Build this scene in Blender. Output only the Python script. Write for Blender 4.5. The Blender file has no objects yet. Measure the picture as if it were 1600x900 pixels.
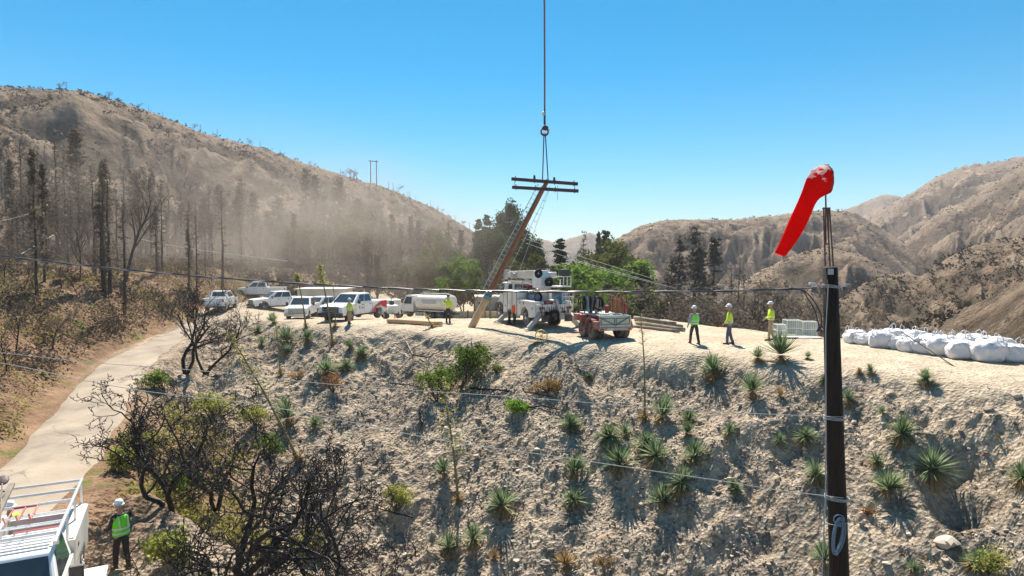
import bpy, bmesh, math, random
import numpy as np
from mathutils import Vector, Matrix

R = math.radians
rnd = random.Random(11)
rng = np.random.default_rng(11)
SC = bpy.context.scene
COL = SC.collection

# ------------------------------------------------------------------ camera
CAMZ, PITCH, FPX = 4.0, R(2.25), 1000.0
CP, SP = math.cos(PITCH), math.sin(PITCH)
cd = bpy.data.cameras.new('camera')
cam = bpy.data.objects.new('camera', cd); COL.objects.link(cam)
cam.location = (0, 0, CAMZ); cam.rotation_euler = (R(90) - PITCH, 0, 0)
cd.lens = 22.5; cd.sensor_width = 36; cd.clip_start = 0.1; cd.clip_end = 20000
SC.camera = cam

# ------------------------------------------------------------------ light
SUN_EL, SUN_AZ = R(53), R(-7)          # the sun stands ahead of the camera, a little to its left
w = bpy.data.worlds.new('World'); SC.world = w; w.use_nodes = True
wn = w.node_tree.nodes; wl = w.node_tree.links
bg = wn['Background']
sky = wn.new('ShaderNodeTexSky'); sky.sky_type = 'NISHITA'; sky.sun_disc = False
sky.sun_elevation = SUN_EL; sky.sun_rotation = SUN_AZ
sky.air_density = 1.0; sky.dust_density = 0.0; sky.ozone_density = 3.0; sky.altitude = 900
hs = wn.new('ShaderNodeHueSaturation'); hs.inputs['Saturation'].default_value = 1.5; hs.inputs['Hue'].default_value = 0.480
wl.new(sky.outputs[0], hs.inputs['Color']); wl.new(hs.outputs[0], bg.inputs['Color'])
bg.inputs['Strength'].default_value = 0.066
sd = bpy.data.lights.new('sun', 'SUN'); sun = bpy.data.objects.new('sun', sd); COL.objects.link(sun)
sd.energy = 5.0; sd.angle = R(0.55); sd.color = (1.0, 0.91, 0.79)
SDIR = Vector((math.sin(SUN_AZ) * math.cos(SUN_EL), math.cos(SUN_AZ) * math.cos(SUN_EL), math.sin(SUN_EL)))
sun.rotation_euler = SDIR.to_track_quat('Z', 'Y').to_euler()
SC.view_settings.view_transform = 'Standard'; SC.view_settings.look = 'None'
SC.view_settings.exposure = 1.12; SC.view_settings.gamma = 1.0
SC.cycles.max_bounces = 6; SC.cycles.diffuse_bounces = 3; SC.cycles.transparent_max_bounces = 8
SC.cycles.volume_bounces = 0; SC.cycles.volume_step_rate = 4.0; SC.cycles.volume_preview_step_rate = 4.0
SC.cycles.volume_max_steps = 48
SC.cycles.use_denoising = True

# ------------------------------------------------------------------ pixel -> point
def at(px, py, Y):
    u = (px - 800) / FPX; v = (450 - py) / FPX
    dy = CP + v * SP; dz = -SP + v * CP
    t = Y / dy
    return Vector((u * t, Y, CAMZ + dz * t))

def pix(p):
    y = p[1] * CP - (p[2] - CAMZ) * SP; z = p[1] * SP + (p[2] - CAMZ) * CP
    return 800 + FPX * p[0] / y, 450 - FPX * z / y

# ------------------------------------------------------------------ noise
def _h(ix, iy, s):
    n = (ix.astype(np.int64) * 374761393 + iy.astype(np.int64) * 668265263 + s * 1442695041) & 0xffffffff
    n = ((n ^ (n >> 13)) * 1274126177) & 0xffffffff
    n = n ^ (n >> 16)
    return (n & 0xffff) / 32767.5 - 1.0

def vn(x, y, s=0):
    x, y = np.broadcast_arrays(np.asarray(x, float), np.asarray(y, float))
    ix = np.floor(x); iy = np.floor(y); fx = x - ix; fy = y - iy
    fx = fx * fx * fx * (fx * (fx * 6 - 15) + 10); fy = fy * fy * fy * (fy * (fy * 6 - 15) + 10)
    a = _h(ix, iy, s); b = _h(ix + 1, iy, s); c = _h(ix, iy + 1, s); d = _h(ix + 1, iy + 1, s)
    return (a * (1 - fx) + b * fx) * (1 - fy) + (c * (1 - fx) + d * fx) * fy

def fbm(x, y, o=4, s=0, g=0.5):
    t = 0; a = 1.0; n = 0
    for i in range(o):
        t = t + a * vn(x * 2.03 ** i + 17.3 * i, y * 2.03 ** i - 9.1 * i, s + i); n += a; a *= g
    return t / n

def ridged(x, y, o=3, s=0):
    t = 0; a = 1.0; n = 0
    for i in range(o):
        t = t + a * (1 - np.abs(vn(x * 2.1 ** i + 5.7 * i, y * 2.1 ** i, s + i)) * 1.6); n += a; a *= 0.5
    return t / n

def sstep(x, a, b):
    t = np.clip((x - a) / (b - a), 0, 1); return t * t * (3 - 2 * t)

def softp(x, k): return 0.5 * (x + np.sqrt(x * x + k * k))
def smax(a, b, k): return 0.5 * (a + b + np.sqrt((a - b) ** 2 + k * k))

# ------------------------------------------------------------------ terrain height
_b = [(1600, 21), (1300, 25), (1100, 29), (900, 32.3), (700, 37), (500, 41.5), (420, 46), (360, 54), (300, 65)]
_bx = [(p - 800) / 1000 * d for p, d in _b]; _by = [d for p, d in _b]
BX = np.array([-80, -45] + _bx[::-1] + [22, 34, 60]); BY = np.array([130, 85] + _by[::-1] + [16.5, 7, -15])
_gx = np.linspace(-80, 60, 281); _gy = np.interp(_gx, BX, BY)
_ker = np.ones(13) / 13; _gs = np.convolve(np.pad(_gy, 6, 'edge'), _ker, 'valid')
_gc = 1 / np.sqrt(1 + np.gradient(_gs, _gx) ** 2)
RZY = [0, 15, 24, 34, 45, 60, 75, 400]; RZZ = [-4.1, -3.8, -3.5, -2.7, -1.65, -0.4, 0, 0]
def zroad(Y): return np.interp(Y, RZY, RZZ)
_rows = [(760, -60, 118), (718, 0, 155), (655, 60, 190), (615, 100, 208), (580, 132, 226), (554, 172, 252), (540, 208, 272), (525, 245, 292), (510, 280, 320)]
_RL = []
for py, L, Rr in _rows:
    Ys = np.linspace(10, 70, 1200)
    c = [at(800, py, y).z - zroad(y) for y in Ys]
    y0 = Ys[int(np.argmin(np.abs(c)))]
    _RL.append((y0, (L - 800) / 1000 * y0, (Rr - 800) / 1000 * y0))
_RL = [(3, -15.0, -9.6), (14, -16.8, -12.6)] + _RL + [(60, -29, -25.6), (72, -28, -24.6), (90, -24, -20.6)]
RY = np.array([r[0] for r in _RL]); RXL = np.array([r[1] for r in _RL]); RXR = np.array([r[2] for r in _RL])
_ry = np.linspace(3, 90, 175)
_k5 = np.ones(9) / 9
def _sm(v): return np.convolve(np.pad(np.interp(_ry, RY, v), 4, 'edge'), _k5, 'valid')
_rl = _sm(RXL); _rr = _sm(RXR)

RIDGES = [  # (list of (px, py, Y), front slope, back slope, spur wavelength, seed)
 ([(-900, 160, 170), (-300, 150, 200), (0, 137, 255), (130, 140, 270), (190, 160, 285), (300, 205, 300), (420, 235, 330), (500, 262, 345), (560, 280, 355),
   (600, 290, 365), (680, 325, 390), (730, 355, 410), (800, 395, 430), (880, 440, 450), (1000, 560, 450)], .52, .4, 26, 3),
 ([(600, 480, 1400), (760, 395, 1500), (840, 371, 1500), (868, 379, 1500), (890, 372, 1500), (922, 361, 1500), (945, 372, 1500), (1000, 400, 1500), (1100, 470, 1500)], .5, .4, 110, 9),
 ([(1180, 420, 1300), (1260, 350, 1300), (1300, 333, 1300), (1340, 319, 1300), (1385, 306, 1300), (1430, 312, 1300), (1500, 360, 1300), (1600, 420, 1300)], .45, .4, 85, 12),
 ([(880, 455, 420), (930, 405, 430), (965, 372, 440), (1000, 353, 450), (1040, 345, 460), (1160, 341, 470), (1230, 333, 480), (1290, 326, 480), (1335, 331, 470), (1390, 362, 450),
   (1430, 395, 420), (1470, 440, 400), (1550, 560, 380)], .42, .4, 34, 17),
 ([(1200, 480, 760), (1330, 365, 760), (1400, 312, 760), (1425, 298, 760), (1462, 275, 760), (1508, 255, 760), (1550, 252, 740), (1600, 240, 720), (1720, 205, 700), (2000, 180, 650), (2600, 200, 500)], .45, .4, 60, 23),
 ([(1330, 480, 520), (1400, 390, 520), (1460, 338, 510), (1530, 300, 500), (1600, 250, 480), (1700, 215, 460), (1900, 200, 440), (2600, 250, 400)], .45, .4, 38, 29),
 ([(1080, 520, 250), (1140, 455, 255), (1185, 424, 260), (1240, 398, 265), (1285, 386, 265), (1340, 396, 260), (1390, 420, 250), (1440, 455, 240), (1500, 540, 240)], .42, .45, 22, 31),
 ([(1240, 560, 175), (1310, 468, 178), (1350, 443, 180), (1400, 427, 180), (1440, 431, 176), (1480, 402, 172), (1520, 382, 168), (1600, 368, 160), (1750, 330, 150), (2100, 300, 140), (2600, 330, 120)], .45, .45, 15, 37),
 ([(1330, 620, 92), (1400, 520, 94), (1460, 500, 92), (1530, 472, 88), (1600, 438, 84), (1750, 400, 78), (2200, 400, 60)], .42, .5, 9, 41),
]
_RP = []
for pts, kf, kb, lam, sd_ in RIDGES:
    P = [at(*p) for p in pts]
    _RP.append((np.array([p.x / p.y for p in P]), np.array([p.y for p in P]), np.array([p.z for p in P]), kf, kb, lam, sd_))

def brow(X, Y):
    return (np.interp(X, _gx, _gs) - Y) * np.interp(X, _gx, _gc)

def H(X, Y, fine=True, zones=False):
    X = np.atleast_1d(np.asarray(X, float)); Y = np.atleast_1d(np.asarray(Y, float))
    X, Y = np.broadcast_arrays(X, Y)
    u = X / np.maximum(Y, 1.0)
    d = brow(X, Y) + .9 + 0.7 * fbm(X / 4.0, Y / 4.0, 3, 5)
    k = np.interp(X, [-30, -12, 0, 20], [.42, .5, .66, .70])
    dd = softp(d, 0.9)
    z = -k * dd
    z = smax(z, -12.5 + 0 * z, 1.5)
    wdip = sstep(X, -32, -14)
    z = z - 0.088 * np.clip(Y - 45, 0, 27) * wdip
    Yk = np.interp(u, [-.2, .06, .1, .16, .22, .3, .4, .52, .65, .8, 1.2], [400, 130, 78, 57, 48, 42.5, 38.5, 34.8, 32.2, 30, 27])
    z = z - 0.62 * softp(Y - Yk, 0.8) * (Y < 2000)
    z = np.maximum(z, -13)
    # road bench, left bank, right shoulder
    yy = np.clip(Y, 3, 90)
    xl = np.interp(yy, _ry, _rl); xr = np.interp(yy, _ry, _rr)
    zr = zroad(Y)
    pad = np.interp(Y, [0, 18, 23, 200], [5.2, 4.6, 0.7, 0.7])
    side = np.where(X > (xl + xr) / 2, zr - 0.5 * softp(X - xr - pad, .5), zr + np.minimum(.5 * softp(xl - X - .4, .4), 3.0 + .04 * np.clip(xl - X, 0, 200)))
    side = np.where(X > 40, -40, side) - 0.35 * np.clip(X - xr - 8, 0, 60)
    z = smax(z, side, 0.25)
    slope = sstep(d + .8 * fbm(X / 1.5, Y / 1.5, 3, 6), -.4, 1.6)
    if fine:
        off = sstep(np.maximum(xl - X, X - xr), 0.1, 1.5)
        rough = np.clip(slope * 1.0 + .12 + .5 * sstep(xl - X, .5, 4), 0, 1) * (Y < 110) * off
        wob = fbm(X / 6, Y / 6, 2, 61)
        g = ridged((X + 1.4 * wob + .45 * Y) / 3.0, (Y - .3 * X) / 9.0, 3, 71) - .55
        z = z + rough * (0.42 * fbm(X / 3.1, Y / 3.1, 3, 51) + 0.62 * g * slope)
        z = z + rough * 0.26 * fbm(X / .9, Y / .9, 4, 81, .65)
        z = z + rough * 0.15 * np.maximum(0, fbm(X / .38, Y / .38, 2, 91) - .05 + .3 * fbm(X / 4, Y / 4, 2, 92)) * (Y < 60)
        z = z + (Y < 110) * .035 * fbm(X / 1.3, Y / 1.3, 3, 95) * off
        # hollows that hold the big shadows on the right of the bank
        for hx, hy, hr, hd in HOLLOWS:
            q = ((X - hx) ** 2 + ((Y - hy) * .8) ** 2) / hr ** 2
            z = z - hd * np.exp(-q * q)
    inroad = sstep(np.maximum(xl - X, X - xr), -.1, .9)
    z = np.where(Y < 88, (zr - .06) * (1 - inroad) + z * inroad, z)
    hill = np.full_like(z, -1e3)
    for U, YC, ZC, kf, kb, lam, s in _RP:
        Yc = np.interp(u, U, YC); Zc = np.interp(u, U, ZC)
        if fine: Yc = Yc + .5 * lam * fbm(u * Yc / lam / 1.7, 0 * u, 2, s)
        t = Yc - Y
        a = u * Yc
        zz = Zc - np.where(t > 0, kf * softp(t, .15 * lam), -kb * t) + np.where(t > 0, kf * .075 * lam * np.exp(-t / lam), 0)
        if fine:
            wp = .8 * fbm(a / lam / 1.5, t / lam / 1.5, 2, s + 1)
            ta = np.abs(t)
            sp = ridged(a / lam + wp, t / (2.6 * lam), 4, s + 2) - .5
            zz = zz + sp * .60 * lam * sstep(ta, 0, 1.6 * lam) + .10 * lam * fbm(a / lam * 3, t / lam * 2, 3, s + 5) * sstep(ta, 0, .6 * lam)
            zz = zz + .012 * 1.8 * lam * fbm(a / lam * 14, t / lam * 12, 3, s + 8, .7) + .05 * lam * (ridged(a / lam * 3.5 + wp, t / lam * 1.6, 3, s + 9) - .5) * sstep(ta, 0, .5 * lam)
        hill = np.maximum(hill, zz)
    kk = np.clip((Y - 60) / 30, 0, 1.5)
    zf = np.where(Y < 60, np.maximum(z, hill), smax(z, hill, kk))
    if zones:
        return zf, slope, np.maximum(xl - X, 0), (hill > z - 0.3).astype(float)
    return zf

HOLLOWS = []
_Y = np.concatenate([np.arange(8, 60, .08), np.geomspace(60, 3000, 900)])
def cast(px, py):
    a = at(px, py, 1.0); d = np.array([a.x, 1.0, a.z - CAMZ])
    z = H(d[0] * _Y, _Y, fine=FINE); hit = np.nonzero(z > CAMZ + d[2] * _Y)[0]
    Y = _Y[hit[0]] if len(hit) else 60
    return Vector((d[0] * Y, Y, float(H(d[0] * Y, Y)[0])))
FINE = False
for px, py, r, dep in [(1525, 725, 1.0, 1.1), (1490, 770, .7, .6), (1240, 705, .8, .7), (1165, 715, .8, .6), (1190, 760, .5, .5), (1290, 690, .5, .4), (1110, 740, .6, .4), (935, 565, .9, .4),
                       (1580, 690, .5, .4), (705, 600, 1.1, .5), (640, 690, .6, .3), (1440, 660, .4, .3)]:
    p = cast(px, py); HOLLOWS.append((p.x, p.y, r, dep))
FINE = True
def gz(x, y): return float(H(x, y)[0])

# ------------------------------------------------------------------ materials
MATS = {}
def nodes_of(m): return m.node_tree.nodes, m.node_tree.links

def mat(name, col, rough=.6, metal=0.0, var=.12, scale=3.0, bump=0.0, bscale=30.0, spec=.5, dust=0.0, alpha=1.0, stretch=0):
    if name in MATS: return MATS[name]
    m = bpy.data.materials.new(name); m.use_nodes = True; MATS[name] = m
    N, L = nodes_of(m); b = N['Principled BSDF']
    tc = N.new('ShaderNodeTexCoord'); nz = N.new('ShaderNodeTexNoise'); nz.inputs['Scale'].default_value = scale; nz.inputs['Detail'].default_value = 6
    nz.inputs['Roughness'].default_value = .65
    vec = tc.outputs['Object']
    if stretch:
        mp = N.new('ShaderNodeMapping'); mp.inputs['Scale'].default_value = (stretch, stretch, 1); L.new(vec, mp.inputs['Vector']); vec = mp.outputs[0]
    L.new(vec, nz.inputs['Vector'])
    mx = N.new('ShaderNodeMix'); mx.data_type = 'RGBA'
    mr = N.new('ShaderNodeMapRange'); mr.inputs[1].default_value = .3; mr.inputs[2].default_value = .7
    L.new(nz.outputs[0], mr.inputs[0]); L.new(mr.outputs[0], mx.inputs[0])
    mx.inputs[6].default_value = (*[c * (1 - var) for c in col], 1); mx.inputs[7].default_value = (*[min(1, c * (1 + var)) for c in col], 1)
    out = mx.outputs[2]
    if dust:
        n2 = N.new('ShaderNodeTexNoise'); n2.inputs['Scale'].default_value = scale * .7; n2.inputs['Detail'].default_value = 8
        L.new(tc.outputs['Object'], n2.inputs['Vector'])
        m2 = N.new('ShaderNodeMapRange'); m2.inputs[1].default_value = .42; m2.inputs[2].default_value = .75; m2.inputs[4].default_value = dust
        L.new(n2.outputs[0], m2.inputs[0])
        mx2 = N.new('ShaderNodeMix'); mx2.data_type = 'RGBA'; mx2.inputs[7].default_value = (.42, .34, .25, 1)
        L.new(m2.outputs[0], mx2.inputs[0]); L.new(out, mx2.inputs[6]); out = mx2.outputs[2]
    L.new(out, b.inputs['Base Color'])
    b.inputs['Roughness'].default_value = rough; b.inputs['Metallic'].default_value = metal
    b.inputs['Specular IOR Level'].default_value = spec
    if alpha < 1: b.inputs['Alpha'].default_value = alpha
    if bump:
        bn = N.new('ShaderNodeTexNoise'); bn.inputs['Scale'].default_value = bscale; bn.inputs['Detail'].default_value = 5
        L.new(vec, bn.inputs['Vector'])
        bp = N.new('ShaderNodeBump'); bp.inputs['Strength'].default_value = bump; bp.inputs['Distance'].default_value = .05
        L.new(bn.outputs[0], bp.inputs['Height']); L.new(bp.outputs[0], b.inputs['Normal'])
    return m

def leafmat(name, c1, c2, trans=.45, scale=1.2):
    if name in MATS: return MATS[name]
    m = bpy.data.materials.new(name); m.use_nodes = True; MATS[name] = m
    N, L = nodes_of(m); N.remove(N['Principled BSDF']); o = N['Material Output']
    at_ = N.new('ShaderNodeAttribute'); at_.attribute_name = 'tint'
    oi = N.new('ShaderNodeObjectInfo')
    ad = N.new('ShaderNodeMath'); ad.operation = 'MULTIPLY_ADD'; ad.inputs[1].default_value = .35; L.new(oi.outputs['Random'], ad.inputs[0])
    sb = N.new('ShaderNodeMath'); sb.operation = 'SUBTRACT'; sb.inputs[1].default_value = .17; L.new(at_.outputs['Fac'], sb.inputs[0]); L.new(sb.outputs[0], ad.inputs[2])
    mx = N.new('ShaderNodeMix'); mx.data_type = 'RGBA'; mx.inputs[6].default_value = (*c1, 1); mx.inputs[7].default_value = (*c2, 1)
    L.new(ad.outputs[0], mx.inputs[0])
    df = N.new('ShaderNodeBsdfDiffuse'); tr = N.new('ShaderNodeBsdfTranslucent'); ms = N.new('ShaderNodeMixShader'); ms.inputs[0].default_value = trans
    L.new(mx.outputs[2], df.inputs[0]); L.new(mx.outputs[2], tr.inputs[0]); L.new(df.outputs[0], ms.inputs[1]); L.new(tr.outputs[0], ms.inputs[2])
    L.new(ms.outputs[0], o.inputs[0])
    return m

def ground_mat():
    m = bpy.data.materials.new('dry ground'); m.use_nodes = True
    N, L = nodes_of(m); b = N['Principled BSDF']; b.inputs['Roughness'].default_value = .95; b.inputs['Specular IOR Level'].default_value = .1
    tc = N.new('ShaderNodeTexCoord')
    def noise(s, d=5, r=.6):
        n = N.new('ShaderNodeTexNoise'); n.inputs['Scale'].default_value = s; n.inputs['Detail'].default_value = d; n.inputs['Roughness'].default_value = r
        L.new(tc.outputs['Object'], n.inputs['Vector']); return n.outputs[0]
    def rng_(v, a, c, lo=0., hi=1.):
        r = N.new('ShaderNodeMapRange'); r.inputs[1].default_value = a; r.inputs[2].default_value = c; r.inputs[3].default_value = lo; r.inputs[4].default_value = hi
        L.new(v, r.inputs[0]); return r.outputs[0]
    def mixc(f, a, c, mode='MIX'):
        x = N.new('ShaderNodeMix'); x.data_type = 'RGBA'; x.blend_type = mode
        for v, i in ((f, 0), (a, 6), (c, 7)):
            if isinstance(v, tuple): x.inputs[i].default_value = (*v, 1)
            elif isinstance(v, (int, float)): x.inputs[i].default_value = v
            else: L.new(v, x.inputs[i])
        return x.outputs[2]
    at_ = N.new('ShaderNodeAttribute'); at_.attribute_name = 'zone'
    sp = N.new('ShaderNodeSeparateColor'); L.new(at_.outputs['Color'], sp.inputs[0])
    slope = mixc(rng_(noise(.55, 8, .7), .38, .62), (.28, .212, .148), (.51, .405, .29))
    slope = mixc(rng_(noise(1.3, 8, .75), .49, .60, 0, .85), slope, (.105, .088, .07))
    slope = mixc(rng_(noise(.16, 6, .7), .50, .62, 0, .7), slope, (.085, .072, .062))
    # pale chips and dark chips of the scree
    vo = N.new('ShaderNodeTexVoronoi'); vo.inputs['Scale'].default_value = 9; L.new(tc.outputs['Object'], vo.inputs['Vector'])
    sv = N.new('ShaderNodeSeparateColor'); L.new(vo.outputs['Color'], sv.inputs[0])
    slope = mixc(rng_(sv.outputs[0], .0, 1.0, 0, .6), slope, mixc(sv.outputs[1], (.08, .066, .055), (.60, .53, .43)))
    dust = mixc(rng_(noise(.35, 6), .35, .65), (.42, .345, .25), (.58, .49, .37))
    dust = mixc(rng_(noise(1.1, 9, .75), .50, .66, 0, .75), dust, (.30, .245, .18))
    dust = mixc(rng_(sv.outputs[2], .75, .8, 0, .5), dust, (.26, .21, .16))
    brown = mixc(rng_(noise(.5, 8, .7), .35, .65), (.14, .085, .05), (.31, .20, .125))
    brown = mixc(rng_(noise(.9, 5, .6), .55, .66), brown, (.13, .135, .04))
    hill = mixc(rng_(noise(.028, 8, .68), .42, .6), (.085, .056, .038), (.26, .178, .118))
    hill = mixc(rng_(noise(.16, 6, .7), .50, .66, 0, .85), hill, (.06, .05, .035))
    hill = mixc(rng_(noise(.45, 4, .7), .52, .64, 0, .6), hill, (.07, .056, .04))
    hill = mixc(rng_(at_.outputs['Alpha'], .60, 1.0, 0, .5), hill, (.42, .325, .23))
    hill = mixc(rng_(noise(.11, 9, .8), .50, .60, 0, .7), hill, (.07, .052, .036))
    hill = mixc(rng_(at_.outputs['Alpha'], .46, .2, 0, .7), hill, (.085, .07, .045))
    hill = mixc(rng_(noise(.045, 6, .7), .58, .66, 0, .8), hill, (.43, .335, .235))
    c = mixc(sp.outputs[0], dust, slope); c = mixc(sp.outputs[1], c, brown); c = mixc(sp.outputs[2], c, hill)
    L.new(c, b.inputs['Base Color'])
    bp = N.new('ShaderNodeBump'); bp.inputs['Strength'].default_value = .9; bp.inputs['Distance'].default_value = .06
    am = N.new('ShaderNodeMath'); am.operation = 'ADD'; L.new(noise(7, 6, .7), am.inputs[0]); L.new(vo.outputs['Distance'], am.inputs[1])
    L.new(am.outputs[0], bp.inputs['Height'])
    b2 = N.new('ShaderNodeBump'); b2.inputs['Distance'].default_value = 3.0
    L.new(sp.outputs[2], b2.inputs['Strength']); L.new(noise(.25, 7, .7), b2.inputs['Height']); L.new(bp.outputs[0], b2.inputs['Normal'])
    L.new(b2.outputs[0], b.inputs['Normal'])
    return m

# ------------------------------------------------------------------ object helpers
def link(name, me, m=None, parent=None):
    o = bpy.data.objects.new(name, me); COL.objects.link(o)
    if m is not None: me.materials.append(m)
    if parent is not None: o.parent = parent
    return o

def tag(o, label=None, cat=None, group=None, kind=None):
    if label: o['label'] = label
    if cat: o['category'] = cat
    if group: o['group'] = group
    if kind: o['kind'] = kind
    return o

def empty(name, loc=(0, 0, 0), rz=0.0, sc=1.0):
    o = bpy.data.objects.new(name, None); COL.objects.link(o); o.empty_display_size = .2
    o.location = loc; o.rotation_euler = (0, 0, rz); o.scale = (sc, sc, sc)
    return o

def npmesh(name, V, F, smooth=False, tint=None):
    """V (n,3), F (m,k) with equal k"""
    me = bpy.data.meshes.new(name); V = np.ascontiguousarray(V, dtype=np.float32); F = np.ascontiguousarray(F, dtype=np.int32)
    k = F.shape[1]
    me.vertices.add(len(V)); me.vertices.foreach_set('co', V.ravel())
    me.loops.add(F.size); me.loops.foreach_set('vertex_index', F.ravel())
    me.polygons.add(len(F)); me.polygons.foreach_set('loop_start', np.arange(0, F.size, k, dtype=np.int32))
    me.polygons.foreach_set('loop_total', np.full(len(F), k, dtype=np.int32))
    me.polygons.foreach_set('use_smooth', np.full(len(F), smooth))
    me.update(calc_edges=True)
    if tint is not None:
        a = me.attributes.new('tint', 'FLOAT', 'POINT'); a.data.foreach_set('value', np.ascontiguousarray(tint, dtype=np.float32))
    return me

def copy_tree(o, parent=None):
    c = o.copy(); COL.objects.link(c)
    if parent is not None: c.parent = parent
    for ch in list(o.children): copy_tree(ch, c)
    return c

# ------------------------------------------------------------------ ground and hills
def build_terrain():
    gm = ground_mat()
    us = np.concatenate([np.linspace(-1.7, -.93, 50), np.linspace(-.92, .92, 800), np.linspace(.93, 1.7, 50)])
    Ys = np.concatenate([np.linspace(.5, 14.5, 36), np.arange(15, 27, .06), np.arange(27, 46, .07), np.arange(46, 70, .22), np.geomspace(70.5, 700, 300), np.geomspace(707, 2300, 70)])
    U, YY = np.meshgrid(us, Ys); X = U * YY
    Z, slope, left, hill = H(X, YY, zones=True)
    nr, nc = X.shape
    V = np.stack([X, YY, Z], -1).reshape(-1, 3)
    brn = sstep(-brow(X, YY) * 0 + (-8 - X), 0, 5) * np.clip(slope + (left > 0), 0, 1) * sstep(brow(X, YY), 4 , 14) + (left > .3)
    brn = np.clip(brn, 0, 1)
    hz = np.clip(hill + (YY > 130) + (slope < .1) * (Z < -3), 0, 1) * (YY > 40)
    def blur(A, n, ax):
        c = np.cumsum(np.pad(A, [(n + 1, n) if a == ax else (0, 0) for a in (0, 1)], 'edge'), axis=ax)
        return (np.take(c, np.arange(2 * n + 1, c.shape[ax]), ax) - np.take(c, np.arange(0, c.shape[ax] - 2 * n - 1), ax)) / (2 * n + 1)
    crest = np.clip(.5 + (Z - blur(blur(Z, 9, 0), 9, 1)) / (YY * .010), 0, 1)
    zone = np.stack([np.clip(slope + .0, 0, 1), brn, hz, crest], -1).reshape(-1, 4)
    cut = int(np.searchsorted(Ys, 120))
    def part(name, r0, r1):
        v = V[r0 * nc:(r1 + 1) * nc]; n = r1 - r0
        i = np.arange(n)[:, None] * nc + np.arange(nc - 1)[None, :]
        F = np.stack([i, i + 1, i + 1 + nc, i + nc], -1).reshape(-1, 4)
        me = npmesh(name, v, F, smooth=(r0 > 0))
        ca = me.color_attributes.new('zone', 'FLOAT_COLOR', 'POINT'); ca.data.foreach_set('color', zone[r0 * nc:(r1 + 1) * nc].astype(np.float32).ravel())
        return tag(link(name, me, gm), kind='structure')
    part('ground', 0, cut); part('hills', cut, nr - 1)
    v = np.array([(-2600, -2600, -16), (2600, -2600, -16), (2600, 2600, -16), (-2600, 2600, -16)]); 
    me = npmesh('valley_floor', v, np.array([[0, 1, 2, 3]]))
    ca = me.color_attributes.new('zone', 'FLOAT_COLOR', 'POINT'); ca.data.foreach_set('color', [0, 0, 1, 1] * 4)
    tag(link('terrain', me, gm), kind='structure')
    # road ribbon
    n = 12; ys = np.linspace(3.5, 88, 260)
    xl = np.interp(ys, _ry, _rl); xr = np.interp(ys, _ry, _rr)
    xl = xl + .18 * fbm(ys / 1.5, 0 * ys, 3, 7); xr = xr + .22 * fbm(ys / 1.3, 0 * ys + 9, 3, 8)
    s = np.linspace(0, 1, n)[None, :]
    XX = xl[:, None] * (1 - s) + xr[:, None] * s; Yq = np.repeat(ys[:, None], n, 1)
    ZZ = zroad(Yq) + .015 - .16 * (np.abs(s - .5) * 2) ** 8 + .02 * np.cos((s - .5) * 3)
    i = np.arange(len(ys) - 1)[:, None] * n + np.arange(n - 1)[None, :]
    F = np.stack([i, i + 1, i + 1 + n, i + n], -1).reshape(-1, 4)
    me = npmesh('road', np.stack([XX, Yq, ZZ], -1).reshape(-1, 3), F, smooth=True)
    rm = mat('worn pale road', (.30, .25, .195), rough=.9, var=.3, scale=.6, bump=.35, bscale=8, spec=.2, dust=.5)
    N, L = nodes_of(rm); pb = N['Principled BSDF']; src = pb.inputs['Base Color'].links[0].from_socket
    tc = N.new('ShaderNodeTexCoord'); nz = N.new('ShaderNodeTexNoise'); nz.inputs['Scale'].default_value = 1.2; L.new(tc.outputs['Object'], nz.inputs['Vector'])
    ad = N.new('ShaderNodeVectorMath'); ad.operation = 'ADD'; L.new(tc.outputs['Object'], ad.inputs[0]); L.new(nz.outputs['Color'], ad.inputs[1])
    vo = N.new('ShaderNodeTexVoronoi'); vo.feature = 'DISTANCE_TO_EDGE'; vo.inputs['Scale'].default_value = .55; L.new(ad.outputs[0], vo.inputs['Vector'])
    mr = N.new('ShaderNodeMapRange'); mr.inputs[1].default_value = .008; mr.inputs[2].default_value = .03; mr.inputs[3].default_value = .55; mr.inputs[4].default_value = 0; L.new(vo.outputs['Distance'], mr.inputs[0])
    n3 = N.new('ShaderNodeTexNoise'); n3.inputs['Scale'].default_value = .25; L.new(tc.outputs['Object'], n3.inputs['Vector']); mm = N.new('ShaderNodeMapRange'); mm.inputs[1].default_value = .5; mm.inputs[2].default_value = .6; L.new(n3.outputs[0], mm.inputs[0])
    mu = N.new('ShaderNodeMath'); mu.operation = 'MULTIPLY'; L.new(mr.outputs[0], mu.inputs[0]); L.new(mm.outputs[0], mu.inputs[1])
    mx = N.new('ShaderNodeMix'); mx.data_type = 'RGBA'; L.new(mu.outputs[0], mx.inputs[0]); L.new(src, mx.inputs[6]); mx.inputs[7].default_value = (.12, .10, .08, 1); L.new(mx.outputs[2], pb.inputs['Base Color'])
    tag(link('road', me, rm), kind='structure')
build_terrain()

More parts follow.
